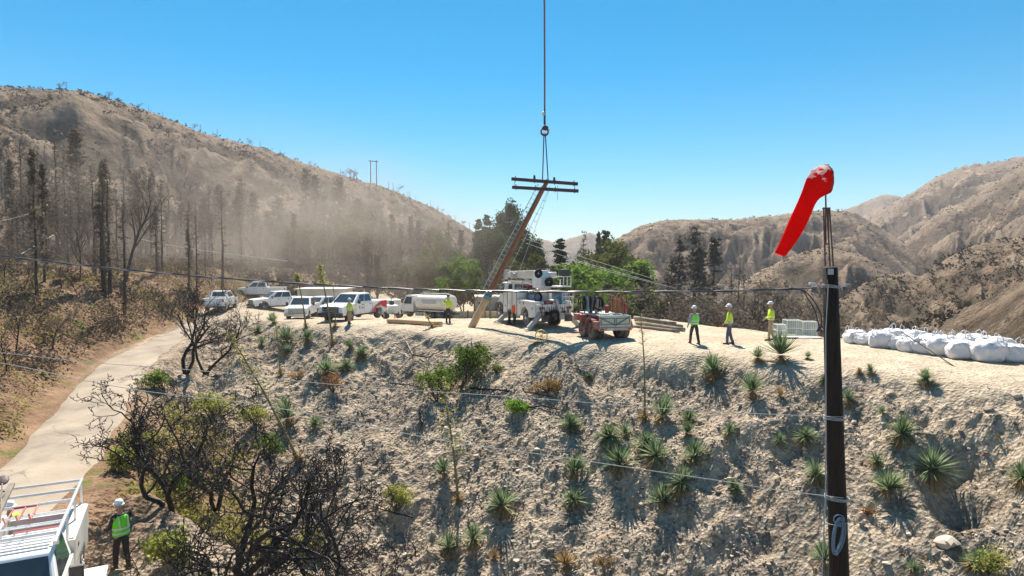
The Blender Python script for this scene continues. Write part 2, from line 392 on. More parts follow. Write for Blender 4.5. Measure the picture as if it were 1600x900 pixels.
# ------------------------------------------------------------------ vegetation builders (numpy)
def tubes(segs, n=5):
    """segs: list of (p0, p1, r0, r1) -> V, F; open prisms that overlap at the joints"""
    S = np.array([[*s[0], *s[1], s[2], s[3]] for s in segs], float)
    p0, p1, r0, r1 = S[:, :3], S[:, 3:6], S[:, 6], S[:, 7]
    d = p1 - p0; ln = np.linalg.norm(d, axis=1, keepdims=True); d = d / np.maximum(ln, 1e-6)
    ref = np.where(np.abs(d[:, 2:3]) > .9, np.array([[1., 0, 0]]), np.array([[0, 0, 1.]]))
    a = np.cross(d, ref); a /= np.linalg.norm(a, axis=1, keepdims=True); b = np.cross(d, a)
    th = np.arange(n) / n * 2 * np.pi
    ring = np.cos(th)[None, :, None] * a[:, None] + np.sin(th)[None, :, None] * b[:, None]
    V0 = p0[:, None] + ring * r0[:, None, None]; V1 = p1[:, None] + (d * .0)[:, None] + ring * r1[:, None, None]
    V = np.concatenate([V0, V1], 1).reshape(-1, 3)
    j = np.arange(n); f = np.stack([j, (j + 1) % n, (j + 1) % n + n, j + n], -1)
    F = (np.arange(len(segs))[:, None, None] * 2 * n + f[None]).reshape(-1, 4)
    return V, F

def cards(C, size, r, up=0.0, asp=1.0):
    """small leaf-sized quads at C with random turn"""
    C = np.asarray(C, float); n = len(C); size = np.broadcast_to(size, (n,))
    a = r.normal(size=(n, 3)); a[:, 2] += up; a /= np.linalg.norm(a, axis=1, keepdims=True)
    b = r.normal(size=(n, 3)); b -= (b * a).sum(1, keepdims=True) * a; b /= np.linalg.norm(b, axis=1, keepdims=True)
    h = size[:, None] * .5
    V = np.stack([C - a * h * asp, C + b * h * .6, C + a * h * asp, C - b * h * .6], 1).reshape(-1, 3)
    return V, np.arange(n * 4).reshape(-1, 4)

def grow(r, p, d, ln, rad, lvl, segs, tips, kids=(5, 4, 3, 3), bend=.25, spread=.8, shrink=.62, lift=.15, minr=.004, steps=5):
    p = np.array(p, float); d = np.array(d, float); st = steps if lvl == 0 else max(3, steps - lvl)
    pts = [p]; ds = [d]
    for i in range(st):
        d = d + np.array([r.normal(0, bend), r.normal(0, bend), r.normal(0, bend * .6) + lift * .3]); d /= np.linalg.norm(d)
        q = pts[-1] + d * ln / st
        ra = rad * (1 - .6 * i / st); rb = rad * (1 - .6 * (i + 1) / st)
        segs.append((pts[-1], q, max(ra, minr), max(rb, minr), lvl)); pts.append(q); ds.append(d)
    if lvl >= len(kids):
        tips.append(pts[-1]); tips.append(pts[len(pts) // 2]); return
    k = kids[lvl]
    for j in range(k):
        t = .3 + .7 * (j + r.uniform(.2, .9)) / k if lvl else .35 + .65 * (j + r.uniform(.2, .9)) / k
        t = min(t, .999); i = int(t * st); f = t * st - i
        q = pts[i] * (1 - f) + pts[i + 1] * f
        ax = r.normal(size=3); ax -= ax.dot(ds[i + 1]) * ds[i + 1]; ax /= np.linalg.norm(ax)
        nd = ds[i + 1] * (1 - spread * .5) + ax * spread + np.array([0, 0, lift]); nd /= np.linalg.norm(nd)
        grow(r, q, nd, ln * shrink * r.uniform(.7, 1.15) * (1 - .25 * t), rad * (1 - .55 * t) * .62, lvl + 1, segs, tips, kids, bend, spread, shrink, lift, minr, steps)
    tips.append(pts[-1])

BARK = mat('grey bark', (.16, .12, .09), rough=.95, var=.4, scale=5, spec=.1)
CHAR = mat('charred bark', (.014, .011, .010), rough=.6, var=.5, scale=6, spec=.35)
CHARG = mat('scorched grey bark', (.085, .066, .055), rough=.9, var=.4, scale=3, spec=.15)
GREEN = leafmat('bright green leaves', (.05, .10, .018), (.19, .29, .06), .5)
OLIVE = leafmat('olive leaves', (.06, .075, .022), (.17, .18, .06), .4)
DARKG = leafmat('dark needles', (.03, .055, .024), (.085, .12, .05), .35)
BURNT = leafmat('scorched brown needles', (.10, .085, .068), (.23, .195, .15), .35)
ORANGE = leafmat('orange dead leaves', (.20, .10, .04), (.40, .22, .09), .4)

def mk(name, VF, m, tint=None, smooth=False):
    V, F = VF; me = npmesh(name, V, F, smooth=smooth, tint=tint); me.materials.append(m); return me

def ptint(n, r, per=4, base=None):
    t = r.uniform(0, 1, n) if base is None else np.clip(base + r.normal(0, .15, n), 0, 1)
    return np.repeat(t, per)

# every prototype is 10 m tall: (trunk mesh, crown mesh)
def proto_broad(seed, leaf, nleaf=3400, lsize=.34, width=1.0, bark=BARK, multi=1, clump=.75):
    r = np.random.default_rng(seed); segs, tips = [], []
    for m in range(multi):
        d = np.array([r.normal(0, .22) * (multi > 1), r.normal(0, .22) * (multi > 1), 1.0]); d /= np.linalg.norm(d)
        grow(r, (r.normal(0, .15) * (multi > 1), r.normal(0, .15) * (multi > 1), -.3), d, 6.6 * r.uniform(.85, 1.05), .22 / multi ** .4, 0, segs, tips, (8, 5, 3), .12, .75 * width, .55, .22, .02)
    T = np.array(tips); T = T[T[:, 2] > 1.8]
    T[:, 2] *= 9.6 / T[:, 2].max()
    cl = T[r.choice(len(T), min(len(T), 110), replace=False)]
    w8 = r.uniform(.3, 1.4, len(cl)); idx = r.choice(len(cl), nleaf, p=w8 / w8.sum())
    off = r.normal(size=(nleaf, 3)); off /= np.linalg.norm(off, axis=1, keepdims=True); off *= (r.uniform(0, 1, nleaf) ** .5)[:, None] * clump
    off[:, 2] *= .75
    C = cl[idx] + off * r.uniform(.5, 1.25, len(cl))[idx][:, None]
    ct = r.uniform(.1, .9, len(cl))[idx]
    return mk('trunk', tubes([s[:4] for s in segs if s[4] <= 2], 5), bark), mk('crown', cards(C, lsize * r.uniform(.6, 1.2, nleaf), r), leaf, ptint(nleaf, r, 4, ct))

def proto_conifer(seed, leaf, nb=90, nl=26, width=1.6, bark=BARK, lsize=.26, sparse=0.0, top=.3):
    r = np.random.default_rng(seed); segs = []; C = []; A = []
    zs = np.linspace(-.3, 10, 12); w = np.cumsum(r.normal(0, .05, (12, 2)), 0)
    P = np.column_stack([w, zs])
    for i in range(11): segs.append((P[i], P[i + 1], .19 * (1 - i / 11.5), .19 * (1 - (i + 1) / 11.5)))
    for i in range(nb):
        t = r.uniform(.14, 1) ** .85
        if sparse and r.random() < sparse * (1 - t): continue
        z = t * 10; th = r.uniform(0, 6.28); ln = width * (1.02 - t) ** .7 * r.uniform(.45, 1.2) + .15
        dz = r.uniform(-.35, .1) + top * t
        c = np.array([np.interp(z, zs, P[:, 0]), np.interp(z, zs, P[:, 1]), z])
        d = np.array([math.cos(th), math.sin(th), dz]); q = c + d * ln
        segs.append((c, q, .035, .008))
        s = r.uniform(.15, 1, nl) ** .8
        pts = c + d * ln * s[:, None] + r.normal(0, .10 + .07 * ln, (nl, 3)) * np.array([1, 1, .5]); C.append(pts)
    C = np.concatenate(C)
    return mk('trunk', tubes(segs, 5), bark), mk('crown', cards(C, lsize * r.uniform(.5, 1.2, len(C)), r, asp=1.3), leaf, ptint(len(C), r))

def proto_bare(seed, bark=CHARG, kids=(9, 6, 4, 3), width=.7, thin=.006, ht=7.5, twig=BURNT, fuzz=420):
    r = np.random.default_rng(seed); segs, tips = [], []
    grow(r, (0, 0, -.3), (0, 0, 1.), ht, .17, 0, segs, tips, kids, .11, width, .5, .3, thin)
    mx = max(s[1][2] for s in segs); k = 10 / mx
    segs = [(s[0] * k, s[1] * k, s[2], s[3], s[4]) for s in segs]
    T = np.array(tips) * k; C = T[r.integers(0, len(T), fuzz)] + r.normal(0, .22, (fuzz, 3))
    th = mk('trunk', tubes([s[:4] for s in segs if s[4] <= 1], 5), bark)
    V1, F1 = tubes([s[:4] for s in segs if s[4] > 1], 3); V2, F2 = cards(C, r.uniform(.12, .3, fuzz), r, asp=1.6)
    # the twig prisms and the scorched leaves left on them make the crown
    V = np.concatenate([V1, V2]); F = np.concatenate([F1, F2 + len(V1)])
    return th, mk('crown', (V, F), twig, r.uniform(0, .7, len(V)))

PT = {}
def protos():
    PT['green'] = [proto_broad(1, GREEN, 5200, .30, 1.0), proto_broad(2, GREEN, 5200, .30, .8), proto_broad(3, GREEN, 5200, .3, 1.1, multi=2)]
    PT['olive'] = [proto_broad(11, OLIVE, 4200, .32, 1.0), proto_broad(12, OLIVE, 4200, .32, .9, multi=2), proto_broad(13, OLIVE, 4600, .3, 1.2)]
    PT['pine'] = [proto_broad(21, DARKG, 6500, .32, .85, clump=1.0), proto_broad(22, DARKG, 6500, .32, 1.0, clump=1.05)]
    PT['conifer'] = [proto_conifer(31, DARKG, 130, 34, 1.9), proto_conifer(32, DARKG, 120, 34, 1.6)]
    PT['scorched'] = [proto_conifer(41, BURNT, 95, 20, 1.3, CHARG, sparse=.4), proto_conifer(42, BURNT, 110, 22, 1.6, CHARG, sparse=.3), proto_conifer(43, BURNT, 75, 18, 1.0, CHARG, sparse=.5)]
    PT['snag'] = [proto_conifer(51, BURNT, 60, 7, 1.1, CHARG, lsize=.2, sparse=.4), proto_conifer(52, BURNT, 45, 6, .8, CHARG, lsize=.2, sparse=.6)]
    PT['bare'] = [proto_bare(61), proto_bare(62, width=.9), proto_bare(63, kids=(8, 6, 4, 3), width=.8)]
    PT['char'] = [proto_bare(66, CHAR, twig=CHARG, fuzz=60, ht=6), proto_bare(67, CHAR, width=.9, twig=CHARG, fuzz=60, ht=6)]
    PT['rust'] = [proto_broad(71, ORANGE, 2600, .3, 1.1, CHARG)]
protos()

KINDS = {'green': ('leafy_tree', 'sunlit bright green leafy tree', 'tree'), 'olive': ('oak_tree', 'dusty olive green oak with rounded crown', 'tree'),
         'pine': ('pine_tree', 'big dark green pine with heavy crown', 'tree'), 'conifer': ('conifer_tree', 'dark pointed evergreen with level branches', 'tree'),
         'scorched': ('scorched_conifer', 'scorched brown conifer with thinned needles', 'tree'), 'snag': ('burnt_conifer', 'tall burnt conifer with bare trunk and short twigs', 'tree'),
         'bare': ('burnt_tree', 'leafless grey burnt tree with fine twigs', 'tree'), 'char': ('charred_shrub', 'black charred bush with bare forked stems', 'shrub'), 'rust': ('scorched_shrub', 'orange brown scorched bush', 'shrub')}
MARKS = [(70, 'at the left edge above the dirt bank'), (150, 'on the dirt bank left of the road'), (250, 'behind the bend of the pale road'), (340, 'behind the black roadside tree'), (450, 'behind the farthest parked cars'),
         (510, 'behind the white front-facing pickup'), (600, 'behind the red-tailed white pickup'), (720, 'behind the water tanker'), (790, 'behind the leaning pole'), (860, 'behind the front of the crane truck'),
         (920, 'behind the rear of the crane truck'), (1000, 'behind the red tool trailer'), (1050, 'right of the red tool trailer'), (1110, 'behind the worker in the dark trousers'), (1165, 'behind the worker in blue jeans'),
         (1225, 'behind the worker in khaki trousers'), (1300, 'behind the stacked mesh panels'), (1400, 'behind the far white sacks'), (9999, 'behind the near white sacks')]
ORD = ['tallest', 'second tallest', 'third tallest', 'fourth tallest', 'fifth tallest', 'sixth tallest', 'seventh tallest', 'eighth tallest', 'ninth tallest', 'tenth tallest', 'eleventh tallest', 'twelfth tallest', 'shortest but one', 'shortest']
PLACED = []
def tree(kind, px, top, Y, wf=1.0, base=None):
    p = at(px, top, Y); x = p.x
    zg = gz(x, Y) if base is None else base
    h = max(p.z - zg, 1.2)
    tm, cm = PT[kind][rnd.randrange(len(PT[kind]))]
    nm, desc, cat = KINDS[kind]
    o = empty(nm, (x, Y, zg), rnd.uniform(0, 6.28)); s = h / 10.0
    o.scale = (s * wf, s * wf, s)
    link('trunk', tm, None, o); link('crown', cm, None, o)
    tag(o, None, cat, {'tree': 'trees and burnt snags behind the work site', 'shrub': 'bushes behind the work site'}[cat])
    PLACED.append((o, kind, px, h, Y)); return o

SPEC = [('snag', 30, 215, 92, .8), ('snag', 70, 300, 70, .9), ('snag', 110, 290, 76, .8), ('scorched', 150, 330, 84, 1.1), ('snag', 172, 350, 70, .9), ('bare', 95, 400, 50, 1.2), ('snag', 215, 330, 84, .8), ('scorched', 195, 330, 96, 1.2), ('scorched', 280, 300, 140, 1.2), ('scorched', 20, 350, 66, 1.2), ('bare', 120, 420, 48, 1.2), ('scorched', 320, 310, 118, 1.3), ('scorched', 395, 300, 120, 1.3), ('scorched', 360, 320, 104, 1.4), ('scorched', 432, 310, 118, 1.4), ('scorched', 505, 300, 124, 1.4), ('scorched', 465, 330, 104, 1.4), ('scorched', 560, 310, 130, 1.4), ('scorched', 585, 330, 108, 1.4),
        ('snag', 85, 198, 84, .8), ('snag', 97, 225, 88, .7), ('scorched', 122, 203, 84, .9), ('snag', 57, 228, 78, .8), ('snag', 50, 260, 90, .8), ('snag', 12, 330, 70, 1), ('scorched', 30, 300, 95, 1), ('bare', 5, 380, 52, 1.2),
        ('bare', 35, 400, 46, 1.1), ('bare', 62, 430, 44, 1.2), ('snag', 104, 350, 62, 1.0), ('bare', 145, 380, 60, 1.2), ('scorched', 165, 300, 110, 1), ('scorched', 207, 270, 120, 1.1), ('bare', 190, 400, 70, 1.2), ('snag', 136, 260, 130, 1.0),
        ('bare', 225, 370, 80, 1.3), ('scorched', 235, 290, 130, 1.2), ('bare', 250, 420, 70, 1.3), ('scorched', 262, 330, 110, 1.2), ('rust', 302, 402, 74, 1.3), ('scorched', 300, 330, 120, 1.2), ('scorched', 340, 290, 140, 1.1), ('bare', 330, 400, 90, 1.2),
        ('bare', 365, 360, 110, 1.3), ('scorched', 378, 275, 150, 1.1), ('olive', 400, 370, 110, .8), ('scorched', 418, 330, 130, 1.1), ('olive', 440, 380, 100, .9), ('scorched', 455, 330, 130, 1.0), ('scorched', 480, 265, 170, 1.0), ('scorched', 492, 275, 165, 1.0), ('bare', 470, 400, 90, 1.3),
        ('scorched', 528, 278, 160, 1.1), ('olive', 505, 400, 95, .9), ('olive', 548, 335, 120, 1.2), ('olive', 575, 345, 118, 1.1), ('olive', 535, 350, 115, 1.0), ('bare', 520, 410, 90, 1.2), ('scorched', 600, 345, 120, 1.0), ('scorched', 612, 335, 125, .9), ('scorched', 640, 338, 120, .9), ('scorched', 655, 345, 118, .9), ('bare', 590, 420, 88, 1.2),
        ('scorched', 628, 350, 110, 1.0), ('olive', 623, 405, 92, 1.0), ('scorched', 668, 360, 105, 1.0), ('olive', 690, 355, 120, .9), ('scorched', 703, 345, 130, 1.0), ('scorched', 722, 360, 120, 1.0), ('olive', 660, 395, 100, 1.0),
        ('green', 702, 388, 78, .95), ('green', 722, 400, 76, .85), ('green', 741, 402, 80, .8), ('green', 690, 430, 74, .8), ('pine', 760, 350, 108, .95), ('pine', 797, 311, 112, .75), ('pine', 778, 352, 105, .9), ('conifer', 747, 343, 135, .9), ('conifer', 762, 337, 138, .9),
        ('pine', 823, 350, 108, .8), ('pine', 815, 362, 98, .9), ('olive', 828, 395, 90, 1.0), ('olive', 780, 400, 92, 1.1), ('pine', 840, 385, 100, .8), ('conifer', 873, 374, 118, 1.3), ('bare', 856, 405, 84, .9), ('snag', 911, 359, 170, .8), ('conifer', 950, 361, 150, .8), ('conifer', 936, 364, 160, .5),
        ('green', 908, 402, 98, 1.3), ('green', 925, 396, 104, 1.3), ('green', 893, 425, 86, 1.2), ('green', 940, 418, 90, 1.2), ('green', 915, 440, 74, 1.1), ('olive', 960, 375, 120, 1.0), ('olive', 978, 372, 125, 1.2), ('green', 965, 405, 98, .9), ('olive', 995, 385, 112, 1.1), ('green', 960, 445, 76, 1.0), ('olive', 942, 378, 130, 1.0),
        ('olive', 1012, 405, 100, 1.1), ('bare', 1000, 435, 70, 1.2), ('bare', 1025, 430, 66, 1.2), ('scorched', 1068, 368, 108, 1.3), ('scorched', 1084, 355, 110, 1.4), ('scorched', 1098, 380, 106, 1.2), ('scorched', 1120, 372, 112, 1.1), ('snag', 1044, 415, 84, .8), ('snag', 1143, 415, 84, .8), ('snag', 1155, 400, 92, .6), ('snag', 1163, 408, 90, .6),
        ('scorched', 1054, 400, 100, 1.2), ('bare', 1040, 450, 56, 1.2), ('bare', 1065, 440, 54, 1.3), ('bare', 1090, 430, 60, 1.2), ('bare', 1112, 445, 55, 1.3), ('bare', 1135, 440, 56, 1.3), ('bare', 1160, 450, 52, 1.4), ('bare', 1185, 455, 51, 1.4), ('bare', 1208, 452, 53, 1.3), ('bare', 1230, 458, 50, 1.4), ('bare', 1252, 462, 49, 1.4), ('bare', 1275, 465, 47, 1.3),
        ('bare', 1070, 462, 49, 1.5), ('bare', 1095, 468, 48, 1.5), ('bare', 1122, 470, 47, 1.5), ('bare', 1150, 472, 46, 1.5), ('bare', 1178, 474, 45, 1.5), ('bare', 1015, 455, 55, 1.3), ('bare', 1200, 470, 60, 1.5), ('bare', 1232, 478, 46, 1.6), ('bare', 1262, 486, 43.5, 1.6), ('bare', 1300, 475, 50, 1.4), ('bare', 1330, 492, 42, 1.4), ('bare', 1375, 480, 60, 1.5),
        ('char', 22, 470, 36, 1.0), ('char', 8, 500, 32, 1.0), ('bare', 80, 480, 38, 1.3), ('bare', 115, 465, 44, 1.3), ('bare', 40, 470, 40, 1.3), ('bare', 160, 450, 52, 1.3), ('char', 170, 440, 50, .9), ('bare', 205, 455, 54, 1.2), ('bare', 135, 440, 56, 1.2)]
for s in SPEC: tree(*s)
# a second, hazier rank on the foot of the left hill
for i in range(150):
    px = rnd.uniform(-20, 735); Y = rnd.uniform(120, 240)
    h = rnd.uniform(6, 14)
    x = (px - 800) / 1000 * Y; zb = gz(x, Y); _, py = pix((x, Y, zb + h))
    if py < np.interp(px, [0, 130, 300, 420, 600, 735], [215, 220, 262, 285, 325, 375]): continue
    tree(rnd.choice(['scorched', 'scorched', 'bare', 'scorched', 'olive'] if px > 380 else ['scorched', 'snag', 'bare', 'bare']), px, py, Y, rnd.uniform(.9, 1.4))
for i in range(26):
    px = rnd.uniform(1000, 1420); Y = rnd.uniform(62, 120)
    x = (px - 800) / 1000 * Y; zb = gz(x, Y); _, py = pix((x, Y, zb + rnd.uniform(2.5, 7)))
    tree(rnd.choice(['bare', 'bare', 'scorched', 'snag']), px, py, Y, rnd.uniform(1.0, 1.5))
for i in range(88):
    px = rnd.uniform(-10, 400); Y = rnd.uniform(44, 100)
    x = (px - 800) / 1000 * Y
    if x > np.interp(Y, _ry, _rl) - 1.5: continue
    zb = gz(x, Y); _, py = pix((x, Y, zb + rnd.uniform(3, 12)))
    tree(rnd.choice(['bare', 'snag', 'snag', 'scorched', 'snag', 'scorched']), px, py, Y, rnd.uniform(.6, .95))

for i in range(46):
    px = rnd.uniform(400, 730); Y = rnd.uniform(82, 125)
    x = (px - 800) / 1000 * Y; zb = gz(x, Y); _, py = pix((x, Y, zb + rnd.uniform(4, 9.5)))
    tree(rnd.choice(['bare', 'scorched', 'scorched', 'olive', 'olive', 'bare']), px, py, Y, rnd.uniform(1.0, 1.4))

def mark(px):
    for lim, t in MARKS:
        if px < lim: return t
groups = {}
for o, kind, px, h, Y in PLACED: groups.setdefault((kind, mark(px)), []).append((h, o))
for (kind, mk_), lst in groups.items():
    lst.sort(key=lambda a: -a[0])
    for i, (h, o) in enumerate(lst):
        d = KINDS[kind][1]
        o['label'] = (d + ' ' + mk_) if len(lst) == 1 else f"{d} {mk_}, {ORD[i] if i < 12 else 'number %d in height' % (i + 1)}"
        if len(o['label'].split()) > 16: o['label'] = o['label'].replace(' with rounded crown', '').replace(' with heavy crown', '').replace(' with level branches', '').replace(' with thinned needles', '').replace(' with fine twigs', '').replace(' with bare trunk and short twigs', '').replace(' with bare forked stems', '')

# ------------------------------------------------------------------ skyline snags, H frame of poles
for i in range(46):
    px = [100, 110, 190, 305, 318, 345, 395, 410, 440, 470, 547, 557, 562, 606, 614, 622, 640, 652, 690, 700, 712, 722, 735][i] if i < 23 else rnd.uniform(150, 740)
    px += rnd.uniform(-2, 2); u = (px - 800) / 1000
    Yc = float(np.interp(u, _RP[0][0], _RP[0][1])) - rnd.uniform(0, 5)
    ys = np.linspace(Yc - 30, Yc + 40, 120); zz = H(u * ys, ys); j = int(np.argmax((zz - CAMZ) / ys)); Y = float(ys[j])
    tm, cm = PT['snag' if i % 3 else 'bare'][i % 2]
    o = empty('burnt_snag', (u * Y, Y, float(zz[j]) - .9), rnd.uniform(0, 6)); hh = rnd.uniform(2.0, 4.2) if i >= 23 else rnd.uniform(3, 5)
    if 545 < px < 565 or 603 < px < 625: hh = rnd.uniform(5, 7)
    o.scale = (hh / 10 * 1.6, hh / 10 * 1.6, hh / 10)
    link('trunk', tm, None, o); link('crown', cm, None, o)
    tag(o, 'tiny bare burnt snag standing on the skyline of the left hill', 'tree', 'burnt snags on the skyline of the left hill')

# ------------------------------------------------------------------ brush over the hills: stuff
def clumps(name, pos, size, m, r, k=9, flat=.6, kind='stuff', label=None, cat='brush', leaf=.55):
    n = len(pos); C = pos[:, None] + r.normal(size=(n, k, 3)) * (size[:, None, None] * np.array([.36, .36, .26 * flat])) + np.array([0, 0, .3]) * size[:, None, None]
    V, F = cards(C.reshape(-1, 3), np.repeat(size * leaf, k), r)
    t = np.repeat(np.clip(r.uniform(0, 1, n)[:, None] + r.normal(0, .12, (n, k)), 0, 1).ravel(), 4)
    me = npmesh(name, V, F, tint=t)
    return tag(link(name, me, m), label, cat, None, kind)

def hill_brush():
    r = np.random.default_rng(5); n = 60000
    px = r.uniform(-80, 1680, n); u = (px - 800) / 1000; Y = np.exp(r.uniform(math.log(75), math.log(900), n)); X = u * Y
    Z = H(X, Y); dn = fbm(X / 30, Y / 30, 3, 77)
    keep = (dn > r.uniform(-.7, .4, n)) & ((X < -20) | (Y > 90)) & (Z > -9)
    X, Y, Z, u = X[keep], Y[keep], Z[keep], u[keep]
    sz = (.55 + 1.1 * r.random(len(X)) ** 2) * (1 + Y / 900)
    right = u > .0
    BR = leafmat('hill scrub', (.035, .027, .02), (.12, .095, .058), .1)
    clumps('hill_scrub', np.stack([X, Y, Z], 1), sz, BR, r, 7, label='scattered dark scrub dotting the dry hillsides', cat='scrub')
hill_brush()

def bank_cover():
    r = np.random.default_rng(6)
    n = 8200; px = r.uniform(-60, 420, n); u = (px - 800) / 1000; Y = r.uniform(10, 95, n); X = u * Y
    xl = np.interp(Y, _ry, _rl); xr = np.interp(Y, _ry, _rr)
    g = fbm(X / 5, Y / 5, 3, 33) - .22 * (X < xl)
    keep = ((X < xl - .6) | (X > xr + np.where(Y < 20, 6.5, 1.6))) & (X < -4) & (g > r.uniform(-.4, .35, n)) & ((brow(X, Y) > 9) | (X < xl))
    X, Y = X[keep], Y[keep]
    GC = leafmat('low green cover', (.13, .13, .035), (.32, .29, .09), .5)
    clumps('low_green_cover', np.stack([X, Y, H(X, Y)], 1), r.uniform(.2, .75, len(X)), GC, r, 30, 1.0, leaf=.22, label='yellow green low growth on the banks of the road', cat='ground cover')
    n = 9000; px = r.uniform(-60, 420, n); u = (px - 800) / 1000; Y = r.uniform(22, 120, n); X = u * Y; xl = np.interp(Y, _ry, _rl); g = fbm(X / 6, Y / 6, 3, 39)
    keep = (X < xl - 1.2) & (g > r.uniform(-.25, .6, n)); X, Y = X[keep], Y[keep]
    clumps('burnt_brush', np.stack([X, Y, H(X, Y)], 1), r.uniform(.4, 1.5, len(X)), leafmat('burnt brush', (.07, .055, .042), (.22, .175, .125), .3), r, 34, 1.1, label='low burnt brown brush covering the bank left of the road', cat='brush', leaf=.16)
    n = 2600; px = r.uniform(380, 1600, n); u = (px - 800) / 1000; Y = r.uniform(14, 46, n); X = u * Y
    b = brow(X, Y); g = fbm(X / 3, Y / 3, 3, 35)
    keep = (b > 1) & (b < 22) & (g > r.uniform(0, .7, n)); X, Y = X[keep], Y[keep]
    DR = leafmat('dry tufts', (.20, .15, .07), (.34, .27, .12), .35)
    clumps('dry_tufts', np.stack([X, Y, H(X, Y)], 1), r.uniform(.08, .28, len(X)), DR, r, 8, 1.0, label='small dry yellow tufts scattered over the stony slope', cat='ground cover')
bank_cover()

# ------------------------------------------------------------------ loose stones
def rockV(seed, n=1):
    bm = bmesh.new(); bmesh.ops.create_icosphere(bm, subdivisions=n, radius=1)
    r = np.random.default_rng(seed); V = np.array([v.co[:] for v in bm.verts]); F = np.array([[v.index for v in f.verts] for f in bm.faces]); bm.free()
    for k in range(5):
        nn = r.normal(size=3); nn /= np.linalg.norm(nn); c = r.uniform(.35, .75); dd = V @ nn; V = V - np.maximum(dd - c, 0)[:, None] * nn
    V *= r.uniform(.6, 1.1, 3) * np.array([1, .9, .65]); return V + r.normal(0, .04, V.shape), F

def stones():
    r = np.random.default_rng(8); protos_ = [rockV(i) for i in range(6)]
    n = 60000; px = r.uniform(330, 1660, n); u = (px - 800) / 1000; Y = r.uniform(13.5, 46, n); X = u * Y
    b = brow(X, Y); g = fbm(X / 2.2, Y / 2.2, 3, 44) + .5 * fbm(X / 7, Y / 7, 2, 45)
    keep = (b > .3) & (b < 24) & (g > r.uniform(-.5, .45, n)); X, Y = X[keep], Y[keep]; Z = H(X, Y)
    n = len(X); s = .025 + .075 * r.random(n) ** 3 + (r.random(n) < .05) * r.uniform(.04, .16, n) * (r.random(n) ** .5)
    VV, FF, TT = [], [], []; off = 0
    for k, (V, F) in enumerate(protos_):
        m = np.arange(n) % 6 == k; c = m.sum(); th = r.uniform(0, 6.28, c); cs, sn = np.cos(th), np.sin(th)
        Vx = V[None, :, 0] * cs[:, None] - V[None, :, 1] * sn[:, None]; Vy = V[None, :, 0] * sn[:, None] + V[None, :, 1] * cs[:, None]; Vz = np.broadcast_to(V[None, :, 2], Vx.shape)
        W = np.stack([Vx, Vy, Vz], -1) * s[m][:, None, None] + np.stack([X[m], Y[m], Z[m] + s[m] * .25], -1)[:, None]
        VV.append(W.reshape(-1, 3)); FF.append((F[None] + (np.arange(c) * len(V))[:, None, None]).reshape(-1, 3) + off); off += c * len(V)
        TT.append(np.repeat(r.uniform(0, 1, c), len(V)))
    me = npmesh('loose_stones', np.concatenate(VV), np.concatenate(FF), tint=np.concatenate(TT))
    tag(link('loose_stones', me, STONE), 'loose broken stones covering the pale slope', 'stones', None, 'stuff')
STONE = leafmat('broken stone', (.13, .105, .085), (.58, .50, .40), 0.0)
stones()
BIG = [(440 + 0, 0, 0)]
BOULD = [(1478, 855, .42, 'flat pale slab lying on the lower slope right of the black pole'), (1452, 682, .22, 'brown boulder at the head of the shaded hollow'), (1438, 700, .17, 'pale rounded rock beside the brown boulder at the shaded hollow'),
         (1440, 663, .14, 'small light rock above the shaded hollow'), (1380, 669, .14, 'light rock left of the yellowed yucca above the hollow'), (1591, 622, .2, 'white rock at the right edge below the sacks'), (745, 717, .2, 'white rock in the middle of the slope'),
         (822, 693, .16, 'pale tilted rock below the orange brown bush'), (840, 703, .2, 'larger grey rock among the pale tilted rocks mid slope'), (1230, 708, .22, 'flat grey slab above the shaded cut left of the pole'), (1545, 642, .22, 'grey rock lying among rubble at the upper right'),
         (848, 882, .25, 'dark rock at the bottom edge below the yuccas'), (1385, 885, .13, 'small pale stone at the bottom right of the pole'), (1420, 840, .15, 'pale stone left of the flat slab')]
for i, (px, py, s, lb) in enumerate(BOULD):
    V, F = rockV(20 + i, 2); p = cast(px, py); me = npmesh('rock', V * s * np.array([1.2, 1, .8]), F, tint=np.full(len(V), .85 if 'pale' in lb or 'white' in lb or 'light' in lb else .45))
    o = link('rock', me, STONE); o.location = p + Vector((0, 0, s * .2)); o.rotation_euler = (rnd.uniform(-.3, .3), rnd.uniform(-.3, .3), rnd.uniform(0, 6)); tag(o, lb, 'rock', 'rocks on the slope')

# ------------------------------------------------------------------ yuccas
YG = leafmat('yucca blades', (.08, .13, .055), (.30, .38, .21), .3)
YD = leafmat('dead yucca blades', (.22, .14, .06), (.46, .33, .17), .3)
YS = mat('yucca stalk', (.20, .17, .07), rough=.8, var=.35, scale=4)
YSG = leafmat('yucca flower tufts', (.26, .27, .08), (.58, .54, .24), .5)
def blades(r, n, lo, hi, R0, w, droop=0.0):
    th = r.uniform(0, 2 * np.pi, n); el = lo + (hi - lo) * r.uniform(0, 1, n) ** 1.0; L = R0 * r.uniform(.75, 1.1, n)
    d = np.stack([np.cos(th) * np.cos(el), np.sin(th) * np.cos(el), np.sin(el)], 1); s = np.stack([-np.sin(th), np.cos(th), 0 * th], 1)
    ww = w * r.uniform(.7, 1.2, n)[:, None]; P0 = d * .04; P1 = d * (L * .45)[:, None]; P2 = d * L[:, None] - np.array([0, 0, droop]) * L[:, None]
    V = np.stack([P0 - s * ww * .5, P0 + s * ww * .5, P1 + s * ww, P1 - s * ww, P2], 1); V[:, 2:4, 2] -= droop * .15 * L[:, None]
    base = np.arange(n)[:, None] * 5
    F = np.concatenate([base + np.array([[0, 1, 2]]), base + np.array([[0, 2, 3]]), base + np.array([[3, 2, 4]])])
    return V.reshape(-1, 3), F, np.repeat(r.uniform(0, 1, n), 5)
YP = []
